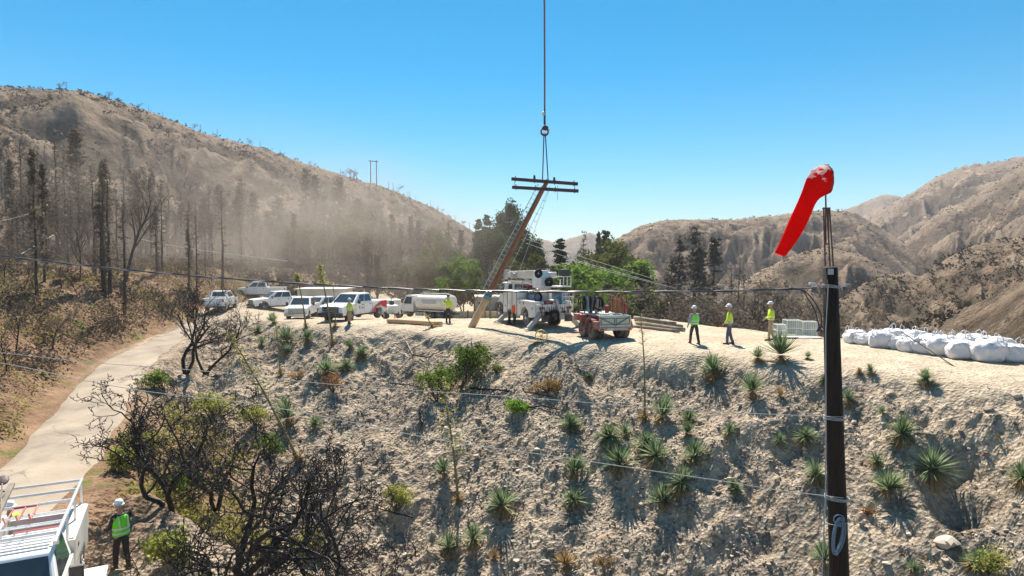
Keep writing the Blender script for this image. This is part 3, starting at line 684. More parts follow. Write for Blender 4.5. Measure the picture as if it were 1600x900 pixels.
for i in range(7):
    r = np.random.default_rng(100 + i); V, F, t = blades(r, (120, 190, 150, 90, 210, 140, 170)[i], (-.2, -.3, .1, .0, -.4, .25, -.1)[i], 1.45, 1.0, (.034, .03, .036, .04, .03, .034, .032)[i], (0, .06, 0, .12, .1, 0, .15)[i]); g = npmesh('blades', V + np.array([0, 0, .35]), F, tint=t); g.materials.append(YG)
    V, F, t = blades(r, (60, 110, 40, 90, 130, 50, 80)[i], -1.3, -.05, (.72, .85, .6, .8, .9, .6, .8)[i], .026, .14); dmesh = npmesh('dead_skirt', V + np.array([0, 0, .33]), F, tint=t); dmesh.materials.append(YD); YP.append((g, dmesh))
YL = []
def yucca(px, py, s, dry=False, skirt=True):
    p = cast(px, py + s * .28); Rm = s / 2 / 1000 * p.y * rnd.uniform(1.5, 1.75)
    nm = 'dry_yucca' if dry else 'yucca_plant'
    o = empty(nm, p - Vector((0, 0, .02)), rnd.uniform(0, 6.28), Rm)
    o.rotation_euler[0] = rnd.uniform(-.3, .15); o.rotation_euler[1] = rnd.uniform(-.22, .22); o.scale = (Rm, Rm * rnd.uniform(.88, 1.05), Rm * rnd.uniform(.8, 1.2))
    g, dm = YP[rnd.randrange(7)]
    if dry:
        g = g.copy(); g.materials[0] = YD
    link('blades', g, None, o)
    if skirt: link('dead_skirt', dm, None, o)
    o['category'] = 'yucca'; o['group'] = 'yuccas on the stony slope'; YL.append([o, px, py, s, dry]); return o
for a in [(1118, 579, 50), (1185, 558, 27), (1221, 552, 56), (1175, 610, 38), (892, 666, 30), (1031, 651, 45), (1075, 655, 28), (954, 686, 36), (978, 677, 25), (972, 721, 52), (1008, 693, 38), (1025, 712, 46), (1084, 712, 44), (1073, 680, 22),
          (1137, 674, 25), (896, 738, 44), (1063, 754, 40), (897, 778, 38), (1037, 784, 42), (1217, 689, 18), (1258, 687, 34), (1280, 743, 32), (1327, 629, 24), (1408, 682, 42), (1367, 718, 27), (1457, 733, 62), (1387, 765, 46), (1597, 745, 40),
          (1427, 887, 24), (1380, 645, 16), (1360, 581, 17), (1447, 594, 27), (1286, 600, 16), (1262, 557, 16), (1149, 763, 22), (695, 741, 34), (786, 793, 48), (699, 858, 38), (739, 843, 42), (564, 557, 20),
          (407, 536, 18), (447, 531, 36), (480, 527, 26), (512, 577, 40), (548, 544, 18), (563, 553, 22), (540, 572, 22), (451, 655, 38), (447, 550, 18), (491, 662, 22), (1290, 880, 44), (1521, 880, 36), (920, 590, 14), (1145, 758, 16), (428, 500, 24), (402, 517, 16)]: yucca(*a)
for a in [(1221, 617, 20), (1343, 583, 12), (885, 884, 32), (770, 873, 18)]: yucca(*a, dry=True)
YL.sort(key=lambda a: -a[3])
def yzone(px, py):
    if px > 1500: a = 'near the right edge'
    elif px > 1315: a = 'right of the black windsock pole'
    elif px > 1235: a = 'just left of the windsock pole'
    elif px > 1130: a = 'below the worker in khaki'
    elif px > 1050: a = 'below the worker in the green vest'
    elif px > 930: a = 'in the cluster below the red trailer'
    elif px > 840: a = 'below the crane truck'
    elif px > 660: a = 'below the leaning pole'
    elif px > 520: a = 'below the red-tailed pickup'
    else: a = 'below the parked cars'
    return ('high on the slope ' if py < 640 else 'halfway down the slope ' if py < 735 else 'low on the slope ') + a
zs = {}
for e in YL: zs.setdefault((yzone(e[1], e[2]), e[4]), []).append(e[0])
ORL = ['largest', 'second largest', 'third largest', 'fourth largest', 'fifth largest', 'sixth largest', 'seventh largest', 'eighth largest']
for (z, dry), l in zs.items():
    for i, o in enumerate(l): o['label'] = ('dead tan yucca ' if dry else 'spiky green yucca ') + z + ('' if len(l) == 1 else ', ' + ORL[i])

# flower stalks: (base px, py), (top px, py), leaning; each is a dying yucca of its own with a tall stalk
def stalk(bx, by, tx, ty, r0, tuft, label, green=False, dY=0.0, n=260, spread=.35, frm=.55):
    p = cast(bx, by); top = at(tx, ty, p.y + dY); r = np.random.default_rng(int(bx)); o = empty('yucca_with_stalk', p)
    d = np.array(top - p); ln = np.linalg.norm(d); pts = [d * t + np.array([.02 * ln * math.sin(t * 3), 0, 0]) for t in np.linspace(-.02, 1, 12)]
    segs = [(pts[i], pts[i + 1], r0 * (1 - .75 * i / 11), r0 * (1 - .75 * (i + 1) / 11)) for i in range(11)]
    tw = []
    for i in range(44):
        t = frm + (1 - frm) * (i + .5) / 44; th = r.uniform(0, 6.28); L = spread * ln * .16 * (1.15 - t) * r.uniform(.6, 1.2) + .05
        q = d * t + np.array([.02 * ln * math.sin(t * 3), 0, 0]); e = q + np.array([math.cos(th) * L, math.sin(th) * L, L * .35]); segs.append((q, e, r0 * .14, r0 * .08)); tw.append((q, e))
    link('flower_stalk', mk('flower_stalk', tubes(segs, 6), YS), None, o)
    k = r.integers(0, len(tw), n); f = r.uniform(.3, 1.05, n)[:, None]; Q = np.array([a for a, b in tw])[k]; E = np.array([b for a, b in tw])[k]
    link('blossoms', mk('blossoms', cards(Q * (1 - f) + E * f + r.normal(0, .02, (n, 3)), tuft * r.uniform(.5, 1.2, n), r), YSG, ptint(n, r)), None, o)
    V, F, t = blades(r, 90, -.9, 1.1, .42, .022, .1); link('dead_blades', npmesh('dead_blades', V + np.array([0, 0, .12]), F, tint=t), YD, o)
    return tag(o, label, 'yucca', 'tall yucca flower stalks')
stalk(478, 512, 463, 428, .07, .16, 'tall yucca stalk with pale tuft in front of the front-facing pickup', n=500, frm=.8, spread=.9)
stalk(520, 540, 498, 414, .08, .13, 'tallest dry yucca stalk rising in front of the red-tailed pickup', n=500, frm=.72, spread=1.0)
stalk(524, 512, 520, 446, .035, .04, 'thin bare stalk before the grille of the red-tailed pickup', n=40, frm=.85, spread=.3)
stalk(438, 586, 427, 488, .05, .07, 'slender stalk with a few pale tufts left of the leaning stalks', n=200, frm=.6)
stalk(466, 720, 358, 522, .08, .11, 'long green flower stalk leaning far to the left above the burnt tree', n=700, frm=.5, spread=.8)
stalk(716, 786, 688, 590, .07, .12, 'tall yucca flower stalk with curled side branches in the middle slope', n=500, frm=.35, spread=1.1)
stalk(1007, 655, 1000, 492, .055, .05, 'thin straight stalk rising before the red tool trailer', n=170, frm=.7, spread=.7)
stalk(676, 512, 662, 488, .05, .12, 'short pale stalk before the front wheel of the water tanker', n=80, frm=.5, spread=1.5)

# ------------------------------------------------------------------ bushes on the slope
def bush(name, px, py, wpx, hpx, m, label, n=1400, leaf=.09, cat='bush', kidn=(5, 4), dark=None):
    p = cast(px, py + hpx * .45); k = p.y / 1000; w_, h_ = wpx * k, hpx * k; r = np.random.default_rng(int(px + py)); o = empty(name, p); segs, tips = [], []
    for i in range(7):
        th = r.uniform(0, 6.28); d = np.array([math.cos(th) * .7 * w_ / h_ * .6, math.sin(th) * .5, 1]); d /= np.linalg.norm(d); grow(r, (0, 0, -.05), d, h_ * .75, .03, 0, segs, tips, kidn, .2, .8, .55, .1, .006, 4)
    T = np.array(tips); T[:, 0] *= w_ / max(T[:, 0].max() - T[:, 0].min(), .1) * .85; T[:, 2] *= h_ / T[:, 2].max() * .95
    link('stems', mk('stems', tubes([s[:4] for s in segs], 3), CHARG), None, o)
    C = T[r.integers(0, len(T), n)] + r.normal(0, .09, (n, 3))
    link('leaves', mk('leaves', cards(C, leaf * r.uniform(.6, 1.2, n), r), m, ptint(n, r)), None, o); return tag(o, label, cat, 'bushes on the slope')
BUSHG = leafmat('chaparral leaves', (.07, .11, .02), (.20, .28, .06), .5)
BUSHY = leafmat('yellow green leaves', (.22, .25, .05), (.42, .42, .12), .5)
bush('green_bush', 720, 574, 82, 74, BUSHG, 'large green bush on the upper slope below the leaning pole', 4600, .12)
bush('green_bush', 682, 602, 78, 60, BUSHG, 'green bush around the tall curled flower stalk', 3200, .11)
bush('green_bush', 807, 636, 40, 20, leafmat('fresh lime leaves', (.12, .24, .02), (.24, .40, .05), .5), 'low lime green bush beside the charred fallen branches', 1000, .09)
bush('dry_bush', 856, 606, 58, 20, leafmat('rusty twigs', (.22, .13, .05), (.42, .28, .11), .3), 'low orange brown dry bush above the lime green bush', 1500, .08)
bush('yellow_bush', 620, 783, 54, 42, BUSHY, 'yellow green rounded bush low in the middle slope', 1700, .09)
bush('green_bush', 777, 577, 20, 16, BUSHG, 'small green bush on the brow right of the large bush', 500, .08)
bush('yellow_bush', 945, 880, 44, 16, leafmat('rusty twigs', (0, 0, 0), (0, 0, 0)), 'small rusty orange tuft at the bottom of the slope', 500, .06)
bush('dry_bush', 1356, 803, 22, 12, ORANGE, 'small orange tuft just right of the windsock pole', 250, .06)
bush('dry_bush', 465, 588, 40, 16, ORANGE, 'orange dead tuft on the slope below the parked cars', 500, .08)
bush('dry_bush', 520, 600, 50, 30, ORANGE, 'orange and brown dead growth under the tallest stalks', 700, .09)
bush('yellow_bush', 400, 650, 60, 36, BUSHY, 'yellow green bush behind the black burnt branches', 1000, .12)
bush('yellow_bush', 420, 700, 60, 40, BUSHG, 'green bush at the foot of the leaning stalk', 1200, .12)
bush('green_bush', 258, 595, 50, 36, BUSHG, 'green bush at the inner edge of the road bend', 900, .15)
bush('green_bush', 1545, 885, 60, 40, BUSHY, 'yellow weeds at the bottom right corner of the slope', 800, .08)
for i, (px, py, a, b) in enumerate([(230, 700, 90, 60), (290, 760, 110, 60), (190, 720, 60, 40), (330, 640, 80, 50), (480, 850, 60, 40), (270, 860, 90, 50)]):
    bush('green_bush', px, py, a, b, BUSHY if i != 1 else BUSHG, ['yellow green bush behind the burnt trees beside the road', 'largest green bush seen through the black branches', 'green bush on the shoulder above the parked service truck', 'yellow green bush left of the leaning flower stalk', 'green bush low behind the right-hand burnt branches', 'dark green bush beneath the burnt trees at the bottom'][i] if i % 2 or i in (0, 2, 4) else 'yellow green bush', 1500, .13)

# ------------------------------------------------------------------ charred trees in front
def chartree(px, Y, zb, ht, seed, label, lean=(0, 0), kids=(5, 5, 4, 3, 2), r0=.13, n0=3, spread=.85, bend=.32):
    r = np.random.default_rng(seed); x = (px - 800) / 1000 * Y; o = empty('burnt_tree', (x, Y, zb)); segs, tips = [], []
    for i in range(n0):
        th = i / n0 * 6.28 + r.uniform(-.5, .5); d = np.array([math.cos(th) * .55 + lean[0], math.sin(th) * .5 + lean[1], 1]); d /= np.linalg.norm(d)
        grow(r, (0, 0, -.2), d, ht * r.uniform(.7, .95), r0 * r.uniform(.7, 1), 0, segs, tips, kids, bend, spread, .62, .10, .009, 7)
    link('trunk', mk('trunk', tubes([s[:4] for s in segs if s[4] <= 1], 6), CHAR), None, o)
    link('branches', mk('branches', tubes([s[:4] for s in segs if s[4] > 1], 4), CHAR), None, o)
    return tag(o, label, 'tree', 'charred trees by the road')
def ground_under(px, Y): return gz((px - 800) / 1000 * Y, Y)
chartree(375, 17, ground_under(375, 17), 5.4, 3, 'largest black burnt tree spreading over the lower left', n0=4, r0=.13)
chartree(262, 19.5, ground_under(262, 19.5), 3.7, 8, 'black burnt tree between the road and the largest burnt tree', n0=3, r0=.11)
chartree(520, 19, ground_under(520, 19), 4.2, 14, 'black burnt tree with branches reaching right over the stony slope', lean=(.3, 0), n0=2, r0=.10, kids=(5, 4, 4, 3, 2))
chartree(300, 13.5, ground_under(300, 13.5), 3.4, 21, 'black burnt thicket beside the worker at the bottom', n0=3, r0=.06, kids=(5, 4, 3, 3))
chartree(430, 14, ground_under(430, 14), 3.6, 27, 'black burnt thicket at the bottom edge below the largest tree', n0=3, r0=.07, kids=(5, 4, 3, 3))
chartree(330, 24, ground_under(330, 24), 5.0, 33, 'slender burnt tree rising behind the largest burnt tree', n0=2, r0=.10)
chartree(287, 39, ground_under(287, 39), 4.8, 41, 'black tree standing at the inside of the road bend', n0=2, r0=.16, spread=.65, kids=(6, 5, 4, 3, 2), bend=.2)
chartree(318, 41, ground_under(318, 41), 4.6, 45, 'shorter black tree right of the one at the road bend', n0=2, r0=.12, spread=.65, kids=(6, 5, 4, 3, 2), bend=.2)
def deadwood(pts, r0, label):
    P = [cast(a, b) + Vector((0, 0, .12)) for a, b in pts]; o0 = P[0]; segs = []
    for i in range(len(P) - 1):
        n = 4
        for j in range(n):
            a = P[i].lerp(P[i + 1], j / n); b = P[i].lerp(P[i + 1], (j + 1) / n); rr = r0 * (1 - .7 * (i + j / n) / (len(P) - 1)); segs.append((a - o0, b - o0 + Vector((0, 0, rnd.uniform(-.03, .05))), rr, rr * .9))
            if rnd.random() < .5:
                e = b - o0 + Vector((rnd.uniform(-.5, .5), rnd.uniform(-.2, .2), rnd.uniform(.1, .6))); segs.append((b - o0, e, rr * .4, rr * .15))
    o = link('dead_branch', mk('dead_branch', tubes(segs, 6), CHAR)); o.location = o0; tag(o, label, 'branch', 'charred branches lying on the slope')
deadwood([(635, 538), (645, 558), (668, 562), (690, 552)], .06, 'charred curled branch on the brow left of the large green bush')
deadwood([(735, 612), (780, 614), (830, 620), (870, 628)], .06, 'long charred branch lying below the large green bush')
deadwood([(800, 643), (850, 640), (875, 645), (890, 652)], .05, 'charred branch lying right of the lime green bush')
deadwood([(655, 645), (660, 665), (655, 680), (668, 700)], .05, 'short charred stem pointing down below the green bushes')
deadwood([(610, 602), (640, 606), (668, 610)], .05, 'thin charred branch left of the curled flower stalk')
deadwood([(745, 560), (736, 535), (744, 505)], .035, 'thin bare black sapling on the brow beside the leaning pole')
deadwood([(645, 815), (590, 800), (560, 812), (520, 842)], .04, 'black branch low on the slope beside the yellow green bush')
deadwood([(690, 590), (640, 590), (610, 575)], .04, 'black branch across the slope above the curled stalk')

# ------------------------------------------------------------------ mesh builder for made things
class MB:
    def __init__(s): s.bm = bmesh.new()
    def _add(s, vs, fs, M=None):
        v = [s.bm.verts.new(M @ Vector(p) if M else Vector(p)) for p in vs]
        for f in fs:
            try: s.bm.faces.new([v[i] for i in f])
            except ValueError: pass
        return s
    def box(s, c, d, rot=None, M=None):
        x, y, z = d[0] / 2, d[1] / 2, d[2] / 2; vs = [(a * x, b * y, e * z) for a in (-1, 1) for b in (-1, 1) for e in (-1, 1)]
        T = Matrix.Translation(c) @ (rot.to_4x4() if rot else Matrix.Identity(4))
        if M: T = M @ T
        return s._add(vs, [(0, 1, 3, 2), (4, 6, 7, 5), (0, 4, 5, 1), (2, 3, 7, 6), (0, 2, 6, 4), (1, 5, 7, 3)], T)
    def hexa(s, lo, hi):   # two quads (4 points each): bottom, top
        return s._add(list(lo) + list(hi), [(3, 2, 1, 0), (4, 5, 6, 7), (0, 1, 5, 4), (1, 2, 6, 5), (2, 3, 7, 6), (3, 0, 4, 7)])
    def prism(s, pts, y0, y1):   # side outline in x-z, extruded along y
        n = len(pts); vs = [(p[0], y0, p[1]) for p in pts] + [(p[0], y1, p[1]) for p in pts]
        return s._add(vs, [tuple(range(n - 1, -1, -1)), tuple(range(n, 2 * n))] + [(i, (i + 1) % n, (i + 1) % n + n, i + n) for i in range(n)])
    def bar(s, a, b, w, h=None):
        a, b = Vector(a), Vector(b); d = b - a; q = d.to_track_quat('X', 'Z').to_matrix(); return s.box((a + b) / 2, (d.length, w, h or w), q)
    def tube(s, pts, r0, r1=None, n=8, close=False, caps=True):
        pts = [Vector(p) for p in pts]; r1 = r0 if r1 is None else r1; N = len(pts); rings = []; ref = None
        for i, p in enumerate(pts):
            a = pts[(i - 1) % N] if (i or close) else p; b = pts[(i + 1) % N] if (i < N - 1 or close) else p
            t = (b - a).normalized()
            if ref is None: ref = t.orthogonal().normalized()
            ref = (ref - t * ref.dot(t)).normalized(); bi = t.cross(ref); r = r0 + (r1 - r0) * i / max(N - 1, 1)
            rings.append([s.bm.verts.new(p + (ref * math.cos(k * 6.2832 / n) + bi * math.sin(k * 6.2832 / n)) * r) for k in range(n)])
        for i in range(N if close else N - 1):
            A, B = rings[i], rings[(i + 1) % N]
            for k in range(n):
                try: s.bm.faces.new([A[k], A[(k + 1) % n], B[(k + 1) % n], B[k]])
                except ValueError: pass
        if caps and not close: s.bm.faces.new(rings[0][::-1]); s.bm.faces.new(rings[-1])
        return s
    def cyl(s, a, b, r0, r1=None, n=16): return s.tube([a, b], r0, r1, n)
    def ring(s, c, ax, Rr, r, n=28, m=8):
        ax = Vector(ax).normalized(); u = ax.orthogonal().normalized(); v = ax.cross(u); c = Vector(c)
        return s.tube([c + (u * math.cos(i * 6.2832 / n) + v * math.sin(i * 6.2832 / n)) * Rr for i in range(n)], r, n=m, close=True)
    def lathe(s, c, prof, ax='y', n=24):   # prof: (radius, offset along axis)
        rings = []
        for rr, o in prof:
            L = []
            for k in range(n):
                t = k * 6.2832 / n; a, b = rr * math.cos(t), rr * math.sin(t)
                p = {'y': (a, o, b), 'x': (o, a, b), 'z': (a, b, o)}[ax]; L.append(s.bm.verts.new(Vector(p) + Vector(c)))
            rings.append(L)
        for i in range(len(rings) - 1):
            for k in range(n): s.bm.faces.new([rings[i][k], rings[i][(k + 1) % n], rings[i + 1][(k + 1) % n], rings[i + 1][k]])
        s.bm.faces.new(rings[0]); s.bm.faces.new(rings[-1][::-1]); return s
    def ball(s, c, d, n=2, rot=None):
        M = Matrix.Translation(c) @ (rot.to_4x4() if rot else Matrix.Identity(4)) @ Matrix.Diagonal((d[0] / 2, d[1] / 2, d[2] / 2, 1)); bmesh.ops.create_icosphere(s.bm, subdivisions=n, radius=1, matrix=M); return s
    def pane(s, q, u0, u1, v0, v1, off=.012, th=.012):
        """a thin panel on quad q (a b bottom, d c top), pushed out along its normal"""
        a, b, c, d = [Vector(p) for p in q]; nn = (b - a).cross(d - a).normalized()
        P = lambda u, v: (a * (1 - u) + b * u) * (1 - v) + (d * (1 - u) + c * u) * v
        lo = [P(u0, v0), P(u1, v0), P(u1, v1), P(u0, v1)]
        return s.hexa([p + nn * (off - th) for p in lo], [p + nn * off for p in lo])
    def build(s, name, m, parent=None, bevel=0.0, smooth=False, auto=False):
        bmesh.ops.recalc_face_normals(s.bm, faces=s.bm.faces); me = bpy.data.meshes.new(name); s.bm.to_mesh(me); s.bm.free()
        o = link(name, me, m, parent)
        if smooth: me.polygons.foreach_set('use_smooth', [True] * len(me.polygons))
        if bevel:
            b = o.modifiers.new('bevel', 'BEVEL'); b.width = bevel; b.segments = 2; b.limit_method = 'ANGLE'; b.angle_limit = R(40)
        return o

WHITE = mat('white vehicle paint', (.70, .69, .66), rough=.35, var=.06, scale=2, dust=.65)
WHITE2 = mat('clean white paint', (.84, .84, .83), rough=.3, var=.03, scale=2, dust=.2)
CREAM = mat('cream tank paint', (.74, .70, .60), rough=.4, var=.05, scale=2, dust=.4)
GREYP = mat('grey painted steel', (.42, .42, .40), rough=.5, var=.15, scale=3, dust=.4)
STEEL = mat('galvanised steel', (.55, .56, .56), rough=.4, metal=.6, var=.15, scale=8)
ALU = mat('aluminium rack', (.70, .71, .72), rough=.3, metal=.5, var=.08, scale=5)
BLACK = mat('black plastic', (.03, .03, .032), rough=.5, var=.2, scale=5, dust=.25)
RUBBER = mat('dusty tyre rubber', (.05, .045, .04), rough=.9, var=.3, scale=4, dust=.6, bump=.3, bscale=20)
GLASS = mat('dark vehicle glass', (.04, .055, .065), rough=.08, var=.2, scale=1.5, spec=.8)
CHROME = mat('chrome', (.65, .66, .68), rough=.2, metal=.9, var=.1)
LAMP = mat('lamp lens', (.75, .78, .8), rough=.15, var=.1)
REDP = mat('red paint', (.33, .035, .03), rough=.6, var=.35, scale=3, dust=.75)
SIGR = mat('red decal', (.60, .02, .05), rough=.35, var=.08)
SIGS = mat('silver decal', (.36, .37, .40), rough=.35, var=.08)
DKDEC = mat('dark decal', (.10, .10, .12), rough=.5)
YEL = mat('yellow paint', (.78, .50, .04), rough=.45, var=.12, dust=.2)
TAILR = mat('tail lamp red', (.5, .02, .02), rough=.3)
WOOD = mat('weathered pole wood', (.25, .115, .058), rough=.85, var=.5, scale=2.2, stretch=9, bump=.3, bscale=15)
WOODL = mat('fresh tan pole wood', (.62, .40, .22), rough=.85, var=.3, scale=2, stretch=9, bump=.2)
WOODD = mat('dark creosote pole', (.022, .014, .010), rough=.7, var=.75, scale=1.6, stretch=14, bump=.9, bscale=4, spec=.3)
WOODG = mat('grey weathered timber', (.20, .17, .135), rough=.9, var=.4, scale=3)
DKARM = mat('dark crossarm', (.055, .035, .04), rough=.6, var=.3, scale=3)
HOSE = mat('black hose', (.02, .02, .022), rough=.75, spec=.2)
TEALR = mat('teal rope', (.10, .38, .42), rough=.8, var=.2)
ORNG = mat('orange brown tool handles', (.50, .20, .06), rough=.7, var=.3, scale=6)
ROPEW = mat('pale rope', (.45, .45, .43), rough=.8, var=.15, scale=40)
BLUER = mat('blue rope', (.16, .24, .31), rough=.8, var=.3, scale=30)

def wheel(par, x, y, r=.42, w=.26, rim=STEEL, dual=False, side=1):
    t = MB(); p = [(r * .60, -w * .5), (r * .86, -w * .52), (r * .97, -w * .42), (r, -w * .2), (r, w * .2), (r * .97, w * .42), (r * .86, w * .52), (r * .60, w * .5)]
    t.lathe((0, 0, 0), p, 'y', 30)
    if dual: t.lathe((0, -side * w * 1.12, 0), p, 'y', 30)
    o = t.build('wheel', RUBBER, par, smooth=False); o.location = (x, y, r)
    b = MB(); b.lathe((0, side * w * .42, 0), [(r * .6, -.05), (r * .6, .03 * side + .0), (r * .5, 0.0), (r * .22, .02 * side), (r * .16, .06 * side), (.01, .06 * side)], 'y', 24)
    for k in range(6):
        a = k * 1.047; b.cyl((math.cos(a) * r * .3, side * w * .42, math.sin(a) * r * .3), (math.cos(a) * r * .3, side * (w * .42 + .05), math.sin(a) * r * .3), .02, n=6)
    b.build('rim', rim, o); return o

def arch(cx, r, z0, n=10): return [(cx + r * math.cos(t), z0 + r * math.sin(t)) for t in [math.pi * (1 - i / n) for i in range(n + 1)]]

def pickup(loc, rz, label, graphic=False, sc=1.0, grp='pickups and cars parked on the pad', grille=BLACK):
    o = empty('pickup_truck', loc, rz, sc); tag(o, label, 'pickup', grp)
    b = MB(); pts = [(-2.95, .55)] + arch(-1.85, .52, .5) + arch(1.95, .52, .5) + [(2.86, .5), (2.95, .75), (2.9, 1.12), (2.7, 1.2), (1.5, 1.3), (1.35, 1.32), (-.95, 1.3), (-.95, .85), (-2.95, .85)]
    b.prism(pts, -.98, .98); b.build('body', WHITE2, o, bevel=.04)
    t = MB()
    for s in (-1, 1): t.prism([(-2.95, .85), (-.95, .85), (-.95, 1.32), (-2.95, 1.32)], s * .98 - .06 * (s > 0) - 0 * s, s * .98 + .06 * (s < 0)) 
    t.box((-1.0, 0, 1.08), (.1, 1.86, .46)); t.build('bed_sides', WHITE2, o, bevel=.015)
    MB().box((-2.93, 0, 1.08), (.07, 1.84, .46)).build('tailgate', WHITE2, o, bevel=.015)
    lo = [(-1.0, -.95, 1.3), (1.5, -.95, 1.3), (1.5, .95, 1.3), (-1.0, .95, 1.3)]; hi = [(-.85, -.76, 1.97), (.62, -.76, 1.97), (.62, .76, 1.97), (-.85, .76, 1.97)]
    MB().hexa(lo, hi).build('cab', WHITE2, o, bevel=.05)
    g = MB(); L = [lo[2], lo[3], hi[3], hi[2]]; g.pane(L, .16, .50, .14, .86); g.build('side_window', GLASS, o); g = MB(); g.pane(L, .54, .93, .14, .86); g.build('side_window', GLASS, o)
    g = MB(); Rt = [lo[0], lo[1], hi[1], hi[0]]; g.pane(Rt, .07, .46, .14, .86); g.build('side_window', GLASS, o); g = MB(); g.pane(Rt, .5, .84, .14, .86); g.build('side_window', GLASS, o)
    g = MB(); g.pane([lo[1], lo[2], hi[2], hi[1]], .06, .94, .1, .9); g.build('windshield', GLASS, o)
    g = MB(); g.pane([lo[3], lo[0], hi[0], hi[3]], .15, .85, .2, .85); g.build('rear_window', GLASS, o)
    g = MB(); g.box((2.94, 0, .93), (.06, 1.3, .42)); gr = g.build('grille', grille, o, bevel=.02)
    g = MB()
    for k in range(3): g.box((2.98, 0, .80 + k * .13), (.03, 1.22, .035))
    g.build('grille_bar', CHROME if grille is BLACK else grille, gr)
    MB().box((2.98, 0, .56), (.22, 1.96, .26)).build('front_bumper', CHROME if grille is not BLACK else BLACK, o, bevel=.04)
    MB().box((-3.02, 0, .6), (.16, 1.8, .2)).build('rear_bumper', CHROME, o, bevel=.03)
    for s in (-1, 1):
        MB().box((2.9, s * .82, .97), (.14, .28, .26)).build('headlight', LAMP, o, bevel=.03)
        MB().box((-2.96, s * .93, 1.1), (.07, .12, .36)).build('tail_light', TAILR, o, bevel=.01)
        m = MB(); m.box((1.15, s * 1.16, 1.42), (.1, .2, .30)); m.bar((1.1, s * .95, 1.36), (1.15, s * 1.1, 1.38), .05); m.build('side_mirror', BLACK, o, bevel=.02)
        for dx in (.42, -.62): MB().box((dx, s * 1.0, 1.16), (.18, .03, .04)).build('door_handle', BLACK, o)
        d = MB()
        for dx in (1.28, .2, -.9): d.box((dx, s * .982, .95), (.018, .008, .62))
        d.build('door_seam', DKDEC, o)
        for wx in (-1.85, 1.95): wheel(o, wx, s * .84, .42, .27, STEEL, side=s)
    MB().box((0, 0, .45), (4.8, 1.2, .2)).build('chassis', BLACK, o)
    if graphic:
        for s in (-1, 1):
            y = s * .986; y2 = s * .995
            MB().prism([(-.4, .5), (-1.3, .5), (-1.4, .86), (-2.7, 1.30), (-2.1, 1.3), (-1.2, .98)], min(y, y2), max(y, y2)).build('silver_flash', SIGS, o)
            y, y2 = s * .992, s * 1.003
            MB().prism([(-.75, .5), (-1.3, .52), (-1.5, .9), (-2.1, 1.02), (-2.4, .85), (-2.94, .7), (-2.94, 1.31), (-2.2, 1.31), (-1.4, 1.0)], min(y, y2), max(y, y2)).build('red_flash', SIGR, o)
            y, y2 = s * .986, s * .995
            MB().prism([(.78, .86), (.84, .86), (.85, 1.1), (.77, 1.1)], min(y, y2), max(y, y2)).build('door_emblem', DKDEC, o)
            d = MB()
            for k, wd in enumerate((.42, .42, .3)): d.prism([(.62, .98 - k * .06), (.62 - wd, .98 - k * .06), (.62 - wd, 1.01 - k * .06), (.62, 1.01 - k * .06)], min(y, y2), max(y, y2))
            d.build('door_lettering', SIGS, o)
    return o

def onpad(px, Y, dz=0): x = (px - 800) / 1000 * Y; return Vector((x, Y, gz(x, Y) + dz))
def head(px, Y, deg):   # heading measured from the viewing ray: 0 = away from the camera, 90 = to the picture's left
    return math.atan2(Y, (px - 800) / 1000 * Y) + R(deg)

pickup(onpad(553, 47), head(553, 47, 147), 'white pickup with red and silver rear flash and black grille', graphic=True)
pickup(onpad(473, 54), head(473, 54, 168), 'white pickup facing the camera with chrome grille, nearest the brow', grille=CHROME, sc=.92)
pickup(onpad(502, 62), head(502, 62, 140), 'white pickup half hidden between the two front pickups')
pickup(onpad(436, 64), head(436, 64, 110), 'white pickup side-on at the left end of the parked row', sc=.95)
pickup(Vector((-27.3, 60, zroad(60) + .02)), R(100), 'silver pickup far down the pale road at the plateau edge', sc=.9)
pickup(onpad(405, 72), head(405, 72, 80), 'hazy white pickup farthest left behind the brow brush', sc=.95)

